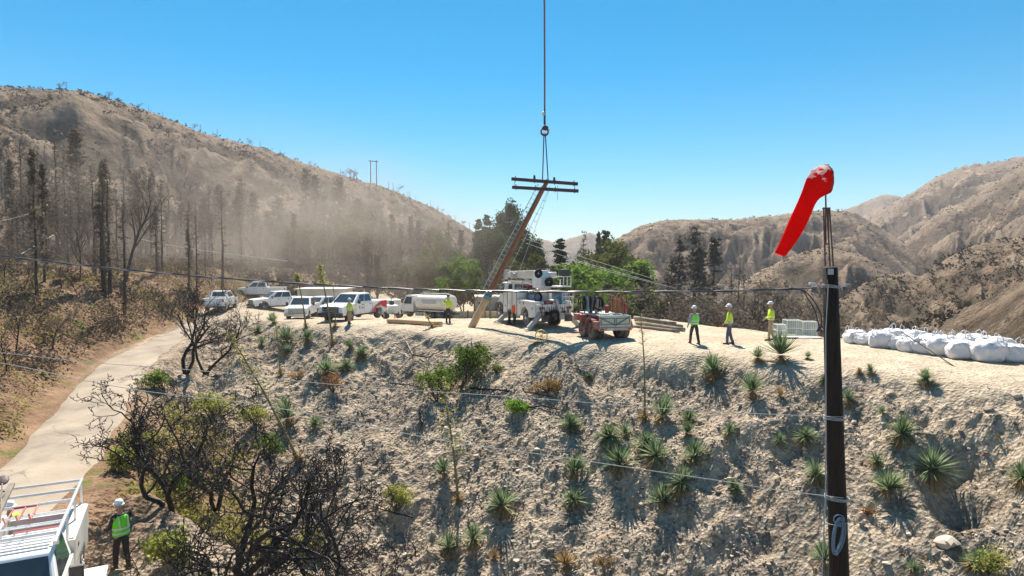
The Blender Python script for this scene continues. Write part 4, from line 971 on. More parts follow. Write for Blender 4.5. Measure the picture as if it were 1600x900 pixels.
# ------------------------------------------------------------------ water tanker
def tanker():
    Y = 62; o = empty('water_truck', onpad(668, Y, .05), head(668, Y, 52), .93); tag(o, 'cream and white water tanker truck parked behind the worker on the pad', 'tanker')
    t = MB(); n = 28; rings = [(-3.15, .35), (-3.1, .8), (-2.95, 1.0), (.75, 1.0), (.9, .8), (.95, .3)]
    vs = [[(x, math.copysign(abs(math.cos(k * 6.2832 / n)) ** .8, math.cos(k * 6.2832 / n)) * 1.12 * s, 1.72 + math.copysign(abs(math.sin(k * 6.2832 / n)) ** .8, math.sin(k * 6.2832 / n)) * .82 * s) for k in range(n)] for x, s in rings]
    allv = [p for r_ in vs for p in r_]; fs = [(i * n + k, i * n + (k + 1) % n, (i + 1) * n + (k + 1) % n, (i + 1) * n + k) for i in range(5) for k in range(n)] + [tuple(range(n)), tuple(range(5 * n, 6 * n))]
    t._add(allv, fs); t.build('tank', CREAM, o, smooth=False, bevel=.02)
    b = MB()
    for x in (-2.6, -.9, .5): b.box((x, 0, 2.56), (.5, .7, .08))
    b.box((-1.0, 0, 2.66), (3.4, .5, .04)); b.tube([(-.4, .3, 2.6), (-.4, .3, 2.85), (.3, .3, 2.85), (.3, .3, 2.6)], .03); b.build('top_walkway', GREYP, o)
    for s in (-1, 1):
        d = MB(); d.box((-1.05, s * 1.125, 1.85), (1.7, .02, .36)); dd = d.build('tank_side_sign', SIGS, o)
        e = MB(); xs = -.3
        for k in range(9):
            e.box((xs - .12, s * 1.14, 1.86), (.03, .012, .22)); e.box((xs - .03, s * 1.14, 1.86 + (.1, -.1, 0)[k % 3]), (.14, .012, .03)); xs -= .17
        e.build('sign_strokes', CREAM, dd)
        MB().box((-1.1, s * 1.0, .92), (3.4, .12, .1)).build('side_rail', WHITE, o)
    MB().box((-.5, 0, .68), (6.6, .8, .22)).build('chassis', BLACK, o)
    lo = [(1.1, -1.05, .75), (2.6, -1.05, .75), (2.6, 1.05, .75), (1.1, 1.05, .75)]; hi = [(1.15, -.95, 2.45), (2.15, -.95, 2.45), (2.15, .95, 2.45), (1.15, .95, 2.45)]
    mid = [(1.1, -1.05, 1.5), (2.55, -1.05, 1.5), (2.55, 1.05, 1.5), (1.1, 1.05, 1.5)]
    MB().hexa(lo, mid).build('door', WHITE, o, bevel=.04); MB().hexa([(p[0], p[1], p[2] + .002) for p in mid], hi).build('cab', WHITE, o, bevel=.05)
    for q in ([mid[2], mid[3], hi[3], hi[2]], [mid[0], mid[1], hi[1], hi[0]]):
        g = MB(); g.pane(q, .15, .85, .06, .82); g.build('side_window', GLASS, o)
    g = MB(); g.pane([mid[1], mid[2], hi[2], hi[1]], .06, .94, .06, .88); g.build('windshield', GLASS, o)
    h = MB(); h.prism(arch(3.1, .56, .5) + [(3.95, .55), (3.98, 1.0), (3.8, 1.38), (2.58, 1.58), (2.58, .5)], -1.0, 1.0); h.build('hood', WHITE, o, bevel=.06)
    MB().box((4.0, 0, .6), (.14, 2.1, .26)).build('front_bumper', GREYP, o, bevel=.03)
    for s in (-1, 1):
        MB().box((3.9, s * .8, 1.05), (.14, .25, .2)).build('headlight', LAMP, o)
        m = MB(); m.box((2.35, s * 1.3, 1.85), (.08, .2, .45)); m.bar((2.3, s * 1.0, 1.95), (2.35, s * 1.25, 1.95), .03); m.build('side_mirror', BLACK, o)
        wheel(o, 3.1, s * .88, .49, .28, GREYP, side=s)
        for x in (-1.1, -2.2): wheel(o, x, s * .88, .49, .27, GREYP, dual=True, side=s)
        MB().box((.4, s * .85, .55), (.9, .3, .4)).build('tool_box', GREYP, o, bevel=.02)
    b = MB(); b.box((-3.2, 0, .7), (.1, 2.2, .2)); b.tube([(-3.2, .6, .8), (-3.3, .6, .6), (-3.3, 0, .55)], .05); b.build('spray_bar', GREYP, o)
    for s in (-1, 1): MB().box((-3.24, s * .95, .72), (.05, .16, .1)).build('tail_light', TAILR, o)
tanker()

# ------------------------------------------------------------------ crane line truck
def line_truck():
    Y = 38.3; o = empty('crane_truck', onpad(869, Y, 0), head(869, Y, 27)); tag(o, 'white crane truck with stowed boom and open side lockers', 'truck')
    MB().box((3.6, 0, .85), (7.2, .9, .3)).build('chassis', BLACK, o)
    # left and right locker bodies, each door its own part
    for s in (-1, 1):
        y0, y1 = (.62, 1.22) if s > 0 else (-1.22, -.62)
        b = MB(); b.prism([(3.0, .62), (5.35, .62), (5.35, 2.18), (3.0, 2.18)], y0, y1)
        b.prism(arch(1.95, .62, .62) + [(2.998, .62), (2.998, 1.62), (.35, 1.62), (.35, .7), (1.0, .62)], y0, y1); b.build('locker_body', WHITE, o, bevel=.02)
        for k in range(3):
            x = 3.12 + k * .76; d = MB(); d.box((x + .34, s * 1.228, 1.38), (.68, .02, 1.4)); dd = d.build('locker_door', WHITE, o, bevel=.006); MB().box((x + .34, s * 1.245, 1.12), (.06, .02, .10)).build('handle', BLACK, dd)
        sm = MB(); [sm.box((3.09 + k * .76, s * 1.232, 1.38), (.035, .02, 1.44)) for k in range(4)]; [sm.box((4.22, s * 1.232, z), (2.3, .02, .03)) for z in (.66, 2.1)]; sm.build('locker_shadow_gap', BLACK, o)  # black strips paint the shadow gaps round the locker doors
        d = MB(); d.box((2.3, s * 1.228, 1.45), (1.1, .02, .26)); dd = d.build('locker_door', WHITE, o, bevel=.006); MB().box((2.6, s * 1.245, 1.45), (.1, .02, .08)).build('handle', BLACK, dd)
        MB().box((2.0, s * 1.245, 1.45), (.16, .01, .16)).build('round_sticker', SIGR, o)
        MB().box((.75, s * 1.23, 1.2), (.08, .012, .12)).build('side_marker', BLACK, o)
        wheel(o, 1.95, s * .98, .52, .27, WHITE, dual=True, side=s); wheel(o, 6.3, s * 1.02, .52, .28, WHITE, side=s)
        q = MB(); q.prism([(5.6, .8), (5.6, 1.15), (6.0, 1.32), (6.6, 1.32), (6.98, 1.1), (7.0, .8), (6.85, .8), (6.3, 1.2), (5.78, .8)], s * .86 if s > 0 else -1.2, 1.2 if s > 0 else -.86); q.build('fender', BLACK, o, bevel=.03)
        m = MB(); m.box((6.5, s * 1.55, 2.1), (.08, .22, .55)); m.tube([(6.2, s * 1.05, 2.45), (6.5, s * 1.5, 2.5), (6.5, s * 1.5, 1.7), (6.2, s * 1.05, 1.6)], .02); m.build('side_mirror', BLACK, o)
        MB().box((6.9, s * .9, 1.05), (.2, .3, .24)).build('headlight', LAMP, o, bevel=.03)
    # cab
    lo = [(5.42, -1.15, .8), (6.35, -1.15, .8), (6.35, 1.15, .8), (5.42, 1.15, .8)]; mid = [(5.42, -1.15, 1.75), (6.3, -1.15, 1.75), (6.3, 1.15, 1.75), (5.42, 1.15, 1.75)]; hi = [(5.45, -1.02, 2.66), (6.0, -1.02, 2.66), (6.0, 1.02, 2.66), (5.45, 1.02, 2.66)]
    MB().hexa(lo, mid).build('door', WHITE, o, bevel=.03); MB().hexa([(p[0], p[1], p[2] + .002) for p in mid], hi).build('cab', WHITE, o, bevel=.06)
    for q, a, b_ in (([mid[2], mid[3], hi[3], hi[2]], .15, .85), ([mid[0], mid[1], hi[1], hi[0]], .15, .85), ([mid[1], mid[2], hi[2], hi[1]], .05, .95), ([mid[3], mid[0], hi[0], hi[3]], .12, .88)):
        g = MB(); g.pane(q, a, b_, .15, .85); g.build('window', GLASS, o)
    h = MB(); h.prism([(6.352, .85), (7.05, .85), (7.08, 1.3), (6.9, 1.6), (6.352, 1.74)], -.84, .84); h.build('hood', WHITE, o, bevel=.06)
    MB().box((7.12, 0, .75), (.14, 2.3, .28)).build('front_bumper', BLACK, o, bevel=.03)
    # deck and its tail
    MB().box((1.55, 0, 1.18), (3.0, 1.22, .08)).build('deck', GREYP, o)
    MB().box((.14, 0, 1.25), (.14, 2.42, .42)).build('tail_beam', WHITE, o, bevel=.02)
    for s in (-1, 1):
        for k in (0, 1): MB().lathe((.05, s * (1.0 - k * .18), 1.25), [(.07, 0), (.07, -.02), (.01, -.03)], 'x', 14).build('tail_light', TAILR if k else BLACK, o)
    b = MB()
    for i in range(9): b.bar((rnd.uniform(.3, 2.6), rnd.uniform(-.5, .5), 1.27), (rnd.uniform(.3, 2.6), rnd.uniform(-.5, .5), rnd.uniform(1.3, 1.7)), .05)
    b.build('stowed_tools', ORNG, o)
    MB().box((2.4, .1, 1.6), (.9, .9, .7)).build('rear_locker', mat('blue grey paint', (.22, .26, .38), rough=.5, var=.2, dust=.3), o, bevel=.03)
    MB().box((1.1, -.85, 1.95), (1.2, .5, .6)).build('rear_locker', mat('blue grey paint', (0, 0, 0)), o, bevel=.03)
    for k in range(7):
        y = -.95 + k * .3; b = MB(); b.tube([(.1, y, 1.5), (.05, y + .05, 1.15 - .1 * (k % 3)), (.02, y + .12, .9 - .08 * (k % 2)), (.05, y + .2, 1.3)], .022, n=6); b.build('hydraulic_hose', HOSE, o)
    b = MB()
    for k in range(3): b.ring((.9 + .06 * k, .75, 1.85), (1, .3, 0), .3 - .03 * k, .035, 24, 6)
    b.build('hose_coil', HOSE, o); b = MB()
    for k in range(3): b.ring((.4 + .06 * k, -.35, 1.7), (1, .1, 0), .28 - .03 * k, .035, 24, 6)
    b.build('rope_coil', TEALR, o); MB().box((.5, .3, 1.45), (.5, .5, .4)).build('crate', REDP, o, bevel=.02)
    b = MB(); b.box((3.05, .2, 2.35), (.3, .6, .35)); b.box((3.7, -.1, 2.38), (.5, .4, .3)); b.box((4.3, .1, 2.35), (.35, .5, .25)); b.build('stowed_bag', mat('dark red canvas', (.16, .03, .04), rough=.9), o, bevel=.04)
    MB().box((-.02, .72, .62), (.08, .5, .4)).build('mud_flap', BLACK, o); MB().box((-.02, -.82, .62), (.08, .5, .4)).build('mud_flap', BLACK, o)
    for y in (-.9, .9): MB().tube([(2.9, y, 2.2), (2.9, y, 2.75), (5.3, y, 2.75)], .03, n=6).build('ladder_rail', GREYP, o)
    # turret, boom
    MB().lathe((1.6, 0, 1.23), [(.42, 0), (.42, .3), (.3, .34), (.3, 1.0), (.4, 1.04), (.4, 1.2)], 'z', 20).build('turret_post', WHITE, o)
    t = MB(); t.prism([(1.1, 2.4), (2.2, 2.4), (2.3, 2.9), (2.0, 3.45), (1.3, 3.5), (1.05, 3.0)], -.1, .55); t.build('turret', WHITE2, o, bevel=.04)
    b = MB(); b.hexa([(1.7, .0, 2.95), (6.2, .05, 2.95), (6.2, .45, 2.95), (1.7, .5, 2.95)], [(1.7, .0, 3.5), (6.2, .05, 3.38), (6.2, .45, 3.38), (1.7, .5, 3.5)]); bo = b.build('boom', CREAM, o, bevel=.03)
    b = MB(); b.box((6.6, .25, 3.15), (.9, .28, .28)); b.build('boom_extension', WHITE, bo, bevel=.02)
    b = MB(); b.lathe((7.05, .25, 3.15), [(.22, -.16), (.22, -.12), (.14, -.1), (.14, .1), (.22, .12), (.22, .16)], 'y', 18); b.box((6.95, .25, 3.38), (.2, .4, .22)); b.box((7.15, .3, 2.95), (.15, .3, .3)); b.build('boom_tip', GREYP, bo)
    b = MB(); b.lathe((5.0, .62, 3.12), [(.25, -.14), (.25, -.11), (.15, -.1), (.15, .1), (.25, .11), (.25, .14)], 'y', 22); b.build('winch_drum', GREYP, bo)
    b = MB(); b.cyl((2.4, .25, 2.6), (3.9, .25, 2.9), .09); b.cyl((3.5, .25, 2.83), (4.4, .25, 2.98), .05); b.build('lift_cylinder', STEEL, bo)
    b = MB(); b.box((4.6, .2, 2.72), (.12, 1.3, .10)); b.box((4.6, .8, 2.45), (.1, .1, .6)); b.box((4.6, -.4, 2.45), (.1, .1, .6)); b.build('boom_rest', WHITE, o)
    for c, rr in (((1.15, .62, 3.3), .27), ((.85, .05, 2.78), .30)):
        b = MB(); b.ring(c, (1, .2, 0), rr * .75, rr * .33, 22, 8); b.ring(c, (1, .2, 0), rr * .35, rr * .15, 16, 6); b.build('hose_reel', HOSE, o)
    b = MB(); b.box((.9, -.45, 2.5), (1.5, 1.35, .06)); b.build('platform', WHITE, o)
    for (x, y) in ((.2, -1.1), (.2, -.85), (.2, -.6), (1.6, -1.1), (1.6, .15)): MB().bar((x, y, 2.53), (x, y, 3.12), .05).build('platform_post', WHITE, o)
    MB().tube([(.2, .1, 3.12), (.2, -1.1, 3.12), (1.6, -1.1, 3.12)], .03).build('platform_rail', WHITE, o)
    MB().box((.55, -.85, 3.25), (.5, .5, .62)).build('control_box', mat('dark green box', (.03, .05, .035), rough=.6), o, bevel=.03)
    MB().box((1.2, -.3, 3.2), (.5, .5, .35)).build('control_seat', WHITE, o, bevel=.05)
    MB().box((3.6, 0, 2.24), (2.9, .9, .1)).build('rack_floor', GREYP, o)
    b = MB()
    for z in (1.9, 2.15): b.tube([(.1, -1.2, z), (.1, -.5, z)], .025)
    for y in (-1.2, -.95, -.7, -.5): b.tube([(.1, y, 1.45), (.1, y, 2.15)], .02)
    b.build('guard_rail', WHITE, o)
    # outriggers
    for (x, s) in ((4.95, 1), (4.95, -1), (.25, 1), (.25, -1)):
        b = MB(); a0 = Vector((x, s * .75, .98 if x > 2 else 1.0)); a1 = Vector((x, s * (1.75 if x > 2 else 1.7), .07)); b.bar(a0, a1, .22, .26)
        q = b.build('outrigger', GREYP, o, bevel=.02); MB().box(a1 + Vector((0, s * .05, -.03)), (.45, .4, .06)).build('foot_pad', GREYP, q)
    b = MB()
    for k in range(4): b.ring((-.02, .12, .72), (1, .1 * k - .15, .1), .40 - .05 * k, .028, 26, 6)
    b.tube([(.0, -.3, 1.0), (-.1, -.1, .4), (-.05, .4, .35), (.0, .7, .9)], .025); b.build('hose_coil', HOSE, o)
    b = MB(); b.box((.0, -.35, .75), (.3, .3, .4)); b.bar((-.05, -.25, .9), (-.1, .05, 1.75), .1, .14); b.build('rear_hitch', GREYP, o)
line_truck()

# ------------------------------------------------------------------ red tool trailer
def tool_trailer():
    Y = 33.6; o = empty('tool_trailer', onpad(961, Y), head(961, Y, 26)); tag(o, 'red tool trailer with hose coils on its racks and a pale tailgate', 'trailer')
    b = MB(); b.box((1.5, 0, .92), (3.0, 1.5, .62)); b.build('bed_box', REDP, o, bevel=.03)
    b = MB(); b.box((-.04, 0, .98), (.06, 1.84, .60)); tg = b.build('tailgate', mat('pale green grey panel', (.52, .55, .48), rough=.6, var=.15, dust=.4), o, bevel=.01)
    b = MB()
    for y0, y1 in ((-.82, -.05), (.05, .82)):
        for z in (.82, 1.14): b.box((-.08, (y0 + y1) / 2, z), (.02, y1 - y0, .035))
        for y in (y0, y1): b.box((-.08, y, .98), (.02, .035, .355))
    b.build('panel_frame', mat('green frame', (.10, .16, .12), rough=.6), tg)
    b = MB(); b.bar((-.11, -.86, 1.22), (-.11, .02, .76), .04); b.bar((-.11, .9, 1.2), (-.11, -.02, .765), .04); b.build('strap', mat('olive strap', (.16, .17, .12), rough=.9), tg)
    MB().box((-.06, 0, .58), (.12, 1.9, .16)).build('rear_bumper', mat('dusty pink bumper', (.55, .36, .32), rough=.6, var=.1, dust=.4), o, bevel=.02)
    MB().box((-.135, .3, .59), (.01, .4, .11)).build('plate', WHITE, o)
    for s in (-1, 1):
        MB().box((-.14, s * .8, .58), (.02, .18, .07)).build('tail_light', TAILR, o)
        wheel(o, .75, s * .92, .46, .30, REDP, dual=True, side=s)
        f = MB(); f.prism(arch(.75, .62, .55) + [(1.3, .55)] + arch(.75, .54, .55)[::-1], min(s * .72, s * 1.14), max(s * .72, s * 1.14)); f.build('fender', REDP, o)
    wheel(o, 1.95, .92, .46, .30, REDP, dual=True, side=1)
    MB().box((2.3, 1.0, 1.05), (1.1, .35, .36)).build('side_box', REDP, o, bevel=.02); MB().box((.05, 1.03, .78), (.25, .3, .42)).build('side_box', REDP, o, bevel=.02)
    MB().box((1.5, 0, 1.27), (2.9, 1.7, .07)).build('load_deck', GREYP, o)
    b = MB(); b.bar((3.0, -.5, .7), (4.3, 0, .6), .1); b.bar((3.0, .5, .7), (4.3, 0, .62), .1); b.cyl((4.2, 0, .05), (4.2, 0, .8), .05); b.build('drawbar', REDP, o)
    for y in (.9, .15): 
        MB().bar((1.9, y, 1.3), (1.9, y, 2.2), .06).build('rack_post', REDP, o)
    MB().bar((1.9, 1.0, 2.2), (1.9, -.1, 2.2), .06).build('rack_bar', REDP, o)
    for k in range(9):
        y = .95 - k * .12; b = MB(); zz = rnd.uniform(.34, .50)
        b.tube([(1.84 + .05 * math.sin(t * 6.28), y + .05 * math.sin(t * 6.28 + k), 2.2 - zz + zz * math.cos(t * 6.28)) for t in np.linspace(0, 1, 16)[:-1]], .045, n=6, close=True)
        b.tube([(1.80 + .04 * math.sin(t * 6.28), y + .07 * math.sin(t * 6.28 + k), 2.15 - zz * .8 + zz * .8 * math.cos(t * 6.28)) for t in np.linspace(0, 1, 16)[:-1]], .035, n=6, close=True)
        b.build('rope_hank', [HOSE, TEALR, GREYP, HOSE, WOODG, HOSE, GREYP, HOSE, WOODG][k], o)
    b = MB()
    for k in range(3): b.ring((1.2 + .05 * k, .38, 1.86), (1, .3 + .05 * k, 0), .34 - .015 * k, .035, 30, 7)
    b.build('hose_coil', HOSE, o)
    b = MB(); b.ring((2.3, 1.05, 1.75), (.6, 1, 0), .45, .025, 30, 6); b.ring((2.25, 1.08, 1.7), (.6, 1, .1), .42, .02, 30, 6); b.build('hose_coil', HOSE, o)
    for y in (-.25, -.85): MB().bar((.8, y, 1.3), (.8, y, 2.15 - .1 * (y < -.5)), .07).build('rack_post', REDP, o)
    MB().bar((.8, -.05, 2.1), (.8, -1.0, 2.0), .06).build('rack_bar', REDP, o)
    for k in range(14):
        y = -.15 - k * .062; z1 = rnd.uniform(1.95, 2.25); b = MB(); b.tube([(.72, y, 1.32), (.74, y + rnd.uniform(-.05, .05), z1)], .03, n=6)
        if k % 2: b.ball((.73, y, z1), (.1, .09, .16), 1)
        b.build('tool_handle', [ORNG, REDP, ORNG, WOODG][k % 4], o)
    b = MB(); b.tube([(.8, -.35, 1.95), (.78, -.45, 2.25), (.76, -.6, 2.42), (.76, -.8, 2.25), (.78, -.9, 1.8)], .025, n=6); b.build('bent_handle', ORNG, o)
    MB().box((.9, .02, 1.55), (.2, .18, .42)).build('red_can', REDP, o, bevel=.03); MB().box((.7, -.98, 1.6), (.18, .16, .5)).build('red_can', REDP, o, bevel=.03)
    b = MB()
    for i in range(9): b.ball((.25, .7 - i * .13, 1.33 + rnd.uniform(0, .05)), (.22, .2, .12), 1)
    b.build('white_rags', WHITE, o)
tool_trailer()

# ------------------------------------------------------------------ small things on the pad
def reel_stand():
    o = empty('reel_stand', onpad(846, 34.4)); tag(o, 'small yellow hooped reel stand on the ground behind the crane truck', 'reel stand')
    for y in (-.09, .09): MB().ring((0, y, .33), (0, 1, 0), .32, .022, 26, 6).build('hoop', YEL, o)
    b = MB()
    for k in range(3): a = k * 1.047; b.bar((-.3 * math.cos(a), 0, .33 - .3 * math.sin(a)), (.3 * math.cos(a), 0, .33 + .3 * math.sin(a)), .03)
    b.cyl((0, -.12, .33), (0, .12, .33), .06); b.build('spokes', YEL, o); MB().box((-.15, 0, .02), (1.2, .35, .04)).build('base_plank', WOODG, o)
reel_stand()
def log(a, b, r0, m, label, name='log', grp=None, zoff=0):
    p, q = onpad(*a), onpad(*b); p.z += r0 + zoff; q.z += r0 + zoff; t = MB(); n = 6
    t.tube([p.lerp(q, i / n) - p for i in range(n + 1)], r0, r0 * .8, 14); o = t.build(name, m, None); o.location = p; o.data.polygons.foreach_set('use_smooth', [len(f.vertices) == 4 for f in o.data.polygons]); tag(o, label, 'log', grp)
log((606, 42.5), (690, 40.5), .17, WOODL, 'thick tan log lying on the brow before the water tanker')
log((996, 41), (1070, 36.5), .13, WOODG, 'nearest grey pole of the pile right of the red trailer', 'timber_pole', 'poles piled right of the trailer')
log((994, 43), (1066, 38.5), .14, WOODG, 'farthest grey pole of the pile right of the red trailer', 'timber_pole', 'poles piled right of the trailer')
log((992, 42), (1056, 38), .12, WOODG, 'grey pole resting on top of the pile right of the red trailer', 'timber_pole', 'poles piled right of the trailer', .24)
log((990, 39.5), (1062, 36), .1, WOODG, 'thin short pole in front of the pile right of the red trailer', 'timber_pole', 'poles piled right of the trailer')

MESHW = mat('pale green wire and plastic', (.50, .56, .50), rough=.7, var=.15, scale=4, alpha=.42)
WIREP = mat('pale wire frame', (.70, .70, .66), rough=.5)
def crate(px, Y, w_, h_, label):
    o = empty('mesh_crate', onpad(px, Y), R(-6)); tag(o, label, 'crate', 'mesh crates beside the worker in khaki'); d = .8
    MB().box((0, 0, h_ / 2), (w_ - .04, d, h_ - .03)).build('mesh_panel', MESHW, o); f = MB()
    for x in (-w_ / 2, w_ / 2):
        for y in (-d / 2, d / 2): f.bar((x, y, 0), (x, y, h_), .03)
    for z in (.02, h_ / 2, h_):
        for y in (-d / 2, d / 2): f.bar((-w_ / 2, y, z), (w_ / 2, y, z), .025)
        for x in (-w_ / 2, w_ / 2): f.bar((x, -d / 2, z), (x, d / 2, z), .025)
    for k in range(1, 8): f.bar((-w_ / 2 + w_ * k / 8, -d / 2, 0), (-w_ / 2 + w_ * k / 8, -d / 2, h_), .008)
    f.build('wire_frame', WIREP, o)
crate(1219, 35.2, .45, .62, 'lowest mesh crate, next to the worker in khaki trousers'); crate(1239, 35.6, .78, .85, 'tall pale mesh crate in the middle of the three'); crate(1263, 35.2, .74, .82, 'tall pale mesh crate nearest the windsock pole')
MB_ = MB(); MB_.box((0, 0, .04), (2.6, .7, .05)); MB_.box((-.6, -.3, .09), (1.0, .5, .05)); o_ = MB_.build('pallet_board', mat('pale board', (.62, .60, .56), rough=.8, var=.1, dust=.3)); o_.location = onpad(1245, 34.2); tag(o_, 'pale boards lying on the dirt in front of the mesh crates', 'board')

# far low buildings and walls
def shed(pxl, pxr, Y, ztop, label, m, windows=3):
    a, b = onpad(pxl, Y), onpad(pxr, Y); w_ = b.x - a.x; zb = min(a.z, b.z) - .3; o = empty('shed', ((a.x + b.x) / 2, Y, zb)); tag(o, label, 'shed'); h_ = ztop - zb
    MB().box((0, 2, h_ / 2), (w_, 4, h_)).build('wall', m, o, bevel=.02); MB().prism([(-w_ / 2 - .3, h_), (w_ / 2 + .3, h_), (w_ / 2 + .3, h_ + .16), (-w_ / 2 - .3, h_ + .16)], -.3, 4.3).build('roof', mat('pale tin roof', (.62, .60, .56), rough=.5, var=.1, dust=.5), o)
    for i in range(windows):
        x = -w_ / 2 + w_ * (i + .5) / windows; f = MB().box((x, -.02, h_ * .55), (w_ / windows * .36, .06, h_ * .4)).build('window', WHITE, o); MB().box((x, -.05, h_ * .55), (w_ / windows * .3, .04, h_ * .34)).build('pane', GLASS, f)
shed(464, 537, 72, .95, 'pale low shed standing in the dust behind the white pickups', mat('shed wall', (.66, .64, .55), rough=.8, var=.1, scale=1, dust=.4))
shed(742, 806, 84, -.55, 'grey low building behind the leaning pole', mat('grey block wall', (.36, .34, .31), rough=.9, var=.15, scale=1), 4)
def lowwall(pxl, pxr, Y, h_, m, label, name='low_wall', n=5, cat='wall', post=True):
    a, b = onpad(pxl, Y), onpad(pxr, Y); o = empty(name, a); tag(o, label, cat); d = b - a; L = math.hypot(d.x, d.y); MB().box((d.x / 2, 0, h_ / 2 - .2), (L, .15, h_ + .4)).build('panel', m, o)
    if post:
        for i in range(n + 1): MB().box((d.x * i / n, -.02, h_ / 2), (.14, .22, h_ + .25)).build('post', WOODG, o)
lowwall(704, 812, 74, .75, mat('tan board fence', (.62, .47, .27), rough=.85, var=.15, scale=2), 'long low tan board fence between the tanker and the crane truck', 'board_fence', 4, 'fence')
b_ = MB(); b_.cyl((0, 0, -.3), (0, 0, 3.4), .13, .11); o_ = b_.build('fence_post', WOODG); o_.location = onpad(766, 73); tag(o_, 'lone grey post in front of the tan fence', 'post')
def small_trailer():
    o = empty('compressor_trailer', onpad(613, 50), head(613, 50, 10), .9); tag(o, 'small dusty towed compressor between the pickup and the tanker', 'trailer')
    MB().box((.6, 0, .85), (1.6, .9, .7)).build('housing', WHITE, o, bevel=.05); MB().box((.5, 0, 1.4), (.5, .35, .35)).build('exhaust_box', BLACK, o, bevel=.03); MB().cyl((.6, 0, 1.5), (.6, 0, 1.95), .05).build('mast', GREYP, o)
    for s in (-1, 1): wheel(o, .6, s * .55, .33, .2, GREYP, side=s)
    b = MB(); b.bar((-.2, 0, .5), (-1.2, 0, .45), .08); b.cyl((-1.1, 0, .05), (-1.1, 0, .6), .04); b.build('drawbar', BLACK, o)
    o2 = empty('cargo_trailer', onpad(600, 56), head(600, 56, 95), .8); tag(o2, 'white box trailer showing behind the tail of the red-tailed pickup', 'trailer'); MB().box((0, 0, 1.35), (3.4, 1.9, 1.6)).build('box_body', WHITE, o2, bevel=.04); MB().box((-2.2, 0, .5), (1.4, .1, .1)).build('drawbar', BLACK, o2)
    for s in (-1, 1): wheel(o2, -.1, s * .9, .36, .22, STEEL, side=s)
small_trailer()

# ------------------------------------------------------------------ white sacks
def sack_mesh(seed):
    r = np.random.default_rng(seed); bm = bmesh.new(); bmesh.ops.create_icosphere(bm, subdivisions=4, radius=1); V = np.array([v.co[:] for v in bm.verts])
    e = .5; q = np.sign(V) * np.abs(V) ** e; q[:, 2] = np.where(V[:, 2] > 0, q[:, 2] * (1 - .28 * (q[:, 0] ** 2 + q[:, 1] ** 2) / 1.6), q[:, 2]); q *= np.array([.46, .44, .40])
    q[:, 2] += .38; bul = 1 + .10 * np.sin(np.clip(q[:, 2] / .8, 0, 1) * 3.14); q[:, 0] *= bul; q[:, 1] *= bul
    q[:, 0] += .05 * q[:, 2] * r.normal(); th = np.arctan2(q[:, 1], q[:, 0]); q[:, 2] += .07 * vn(q[:, 0] * 5, q[:, 1] * 5, seed) * (q[:, 2] > .3)
    fold = .032 * np.sin(th * 8 + 5 * vn(th, q[:, 2] * 4, seed + 1)) * sstep(q[:, 2], .15, .6) + .025 * np.sin(th * 5 + q[:, 2] * 14 + seed) + .05 * vn(q[:, 0] * 4 + seed, q[:, 2] * 7, seed + 2)
    rr = np.hypot(q[:, 0], q[:, 1]) + 1e-6; q[:, 0] += q[:, 0] / rr * fold; q[:, 1] += q[:, 1] / rr * fold
    q[:, 2] = np.maximum(q[:, 2], 0)
    for v, c in zip(bm.verts, q): v.co = c
    me = bpy.data.meshes.new('sack_body'); bm.to_mesh(me); bm.free(); me.polygons.foreach_set('use_smooth', [True] * len(me.polygons)); me.materials.append(SACK); return me
SACK = mat('white woven sack', (.64, .63, .64), rough=.8, var=.12, scale=3, bump=.5, bscale=9)
SM = [sack_mesh(i * 7 + 3) for i in range(4)]
SACKS = [(1337, 31.8, 1.0), (1353, 31.2, .85), (1379, 30.2, 1.1), (1374, 32.2, 1.0), (1396, 31.6, 1.1), (1406, 29.6, .9), (1423, 29.0, .95), (1432, 30.8, 1.15), (1449, 28.5, 1.05), (1457, 30.0, 1.1), (1476, 27.8, 1.15), (1489, 29.2, 1.1), (1503, 26.9, 1.05), (1523, 28.2, 1.15), (1546, 26.1, 1.25), (1562, 27.3, 1.2), (1586, 25.9, 1.05)]
fr = sorted([s for i, s in enumerate(SACKS)], key=lambda s: s[0])
ORN = ['first', 'second', 'third', 'fourth', 'fifth', 'sixth', 'seventh', 'eighth', 'ninth', 'tenth', 'eleventh', 'twelfth', 'thirteenth', 'fourteenth', 'fifteenth', 'sixteenth', 'last']
for i, (px, Y, s) in enumerate(fr):
    p = onpad(px, Y, -.03); o = empty('bulk_sack', p, rnd.uniform(-.9, .9), s * rnd.uniform(.86, 1.0)); link('sack_body', SM[i % 4], None, o); tag(o, f'white bulk sack with loops, {ORN[i]} of the row counted from the windsock pole', 'sack', 'white bulk sacks along the edge of the pad')
    for k, (sx, sy) in enumerate(((-1, -1), (1, -1), (1, 1), (-1, 1))):
        if rnd.random() < .25: continue
        a = Vector((sx * .34, sy * .30, .66)); b = a + Vector((sx * -.16, 0, .02)); t = rnd.uniform(.10, .24); MB().tube([a, a + Vector((.02, 0, t)), (a + b) / 2 + Vector((rnd.uniform(-.05, .05), rnd.uniform(-.05, .05), t * 1.5)), b + Vector((0, 0, t)), b], .016, n=6).build('lifting_loop', SACK, o, smooth=True)

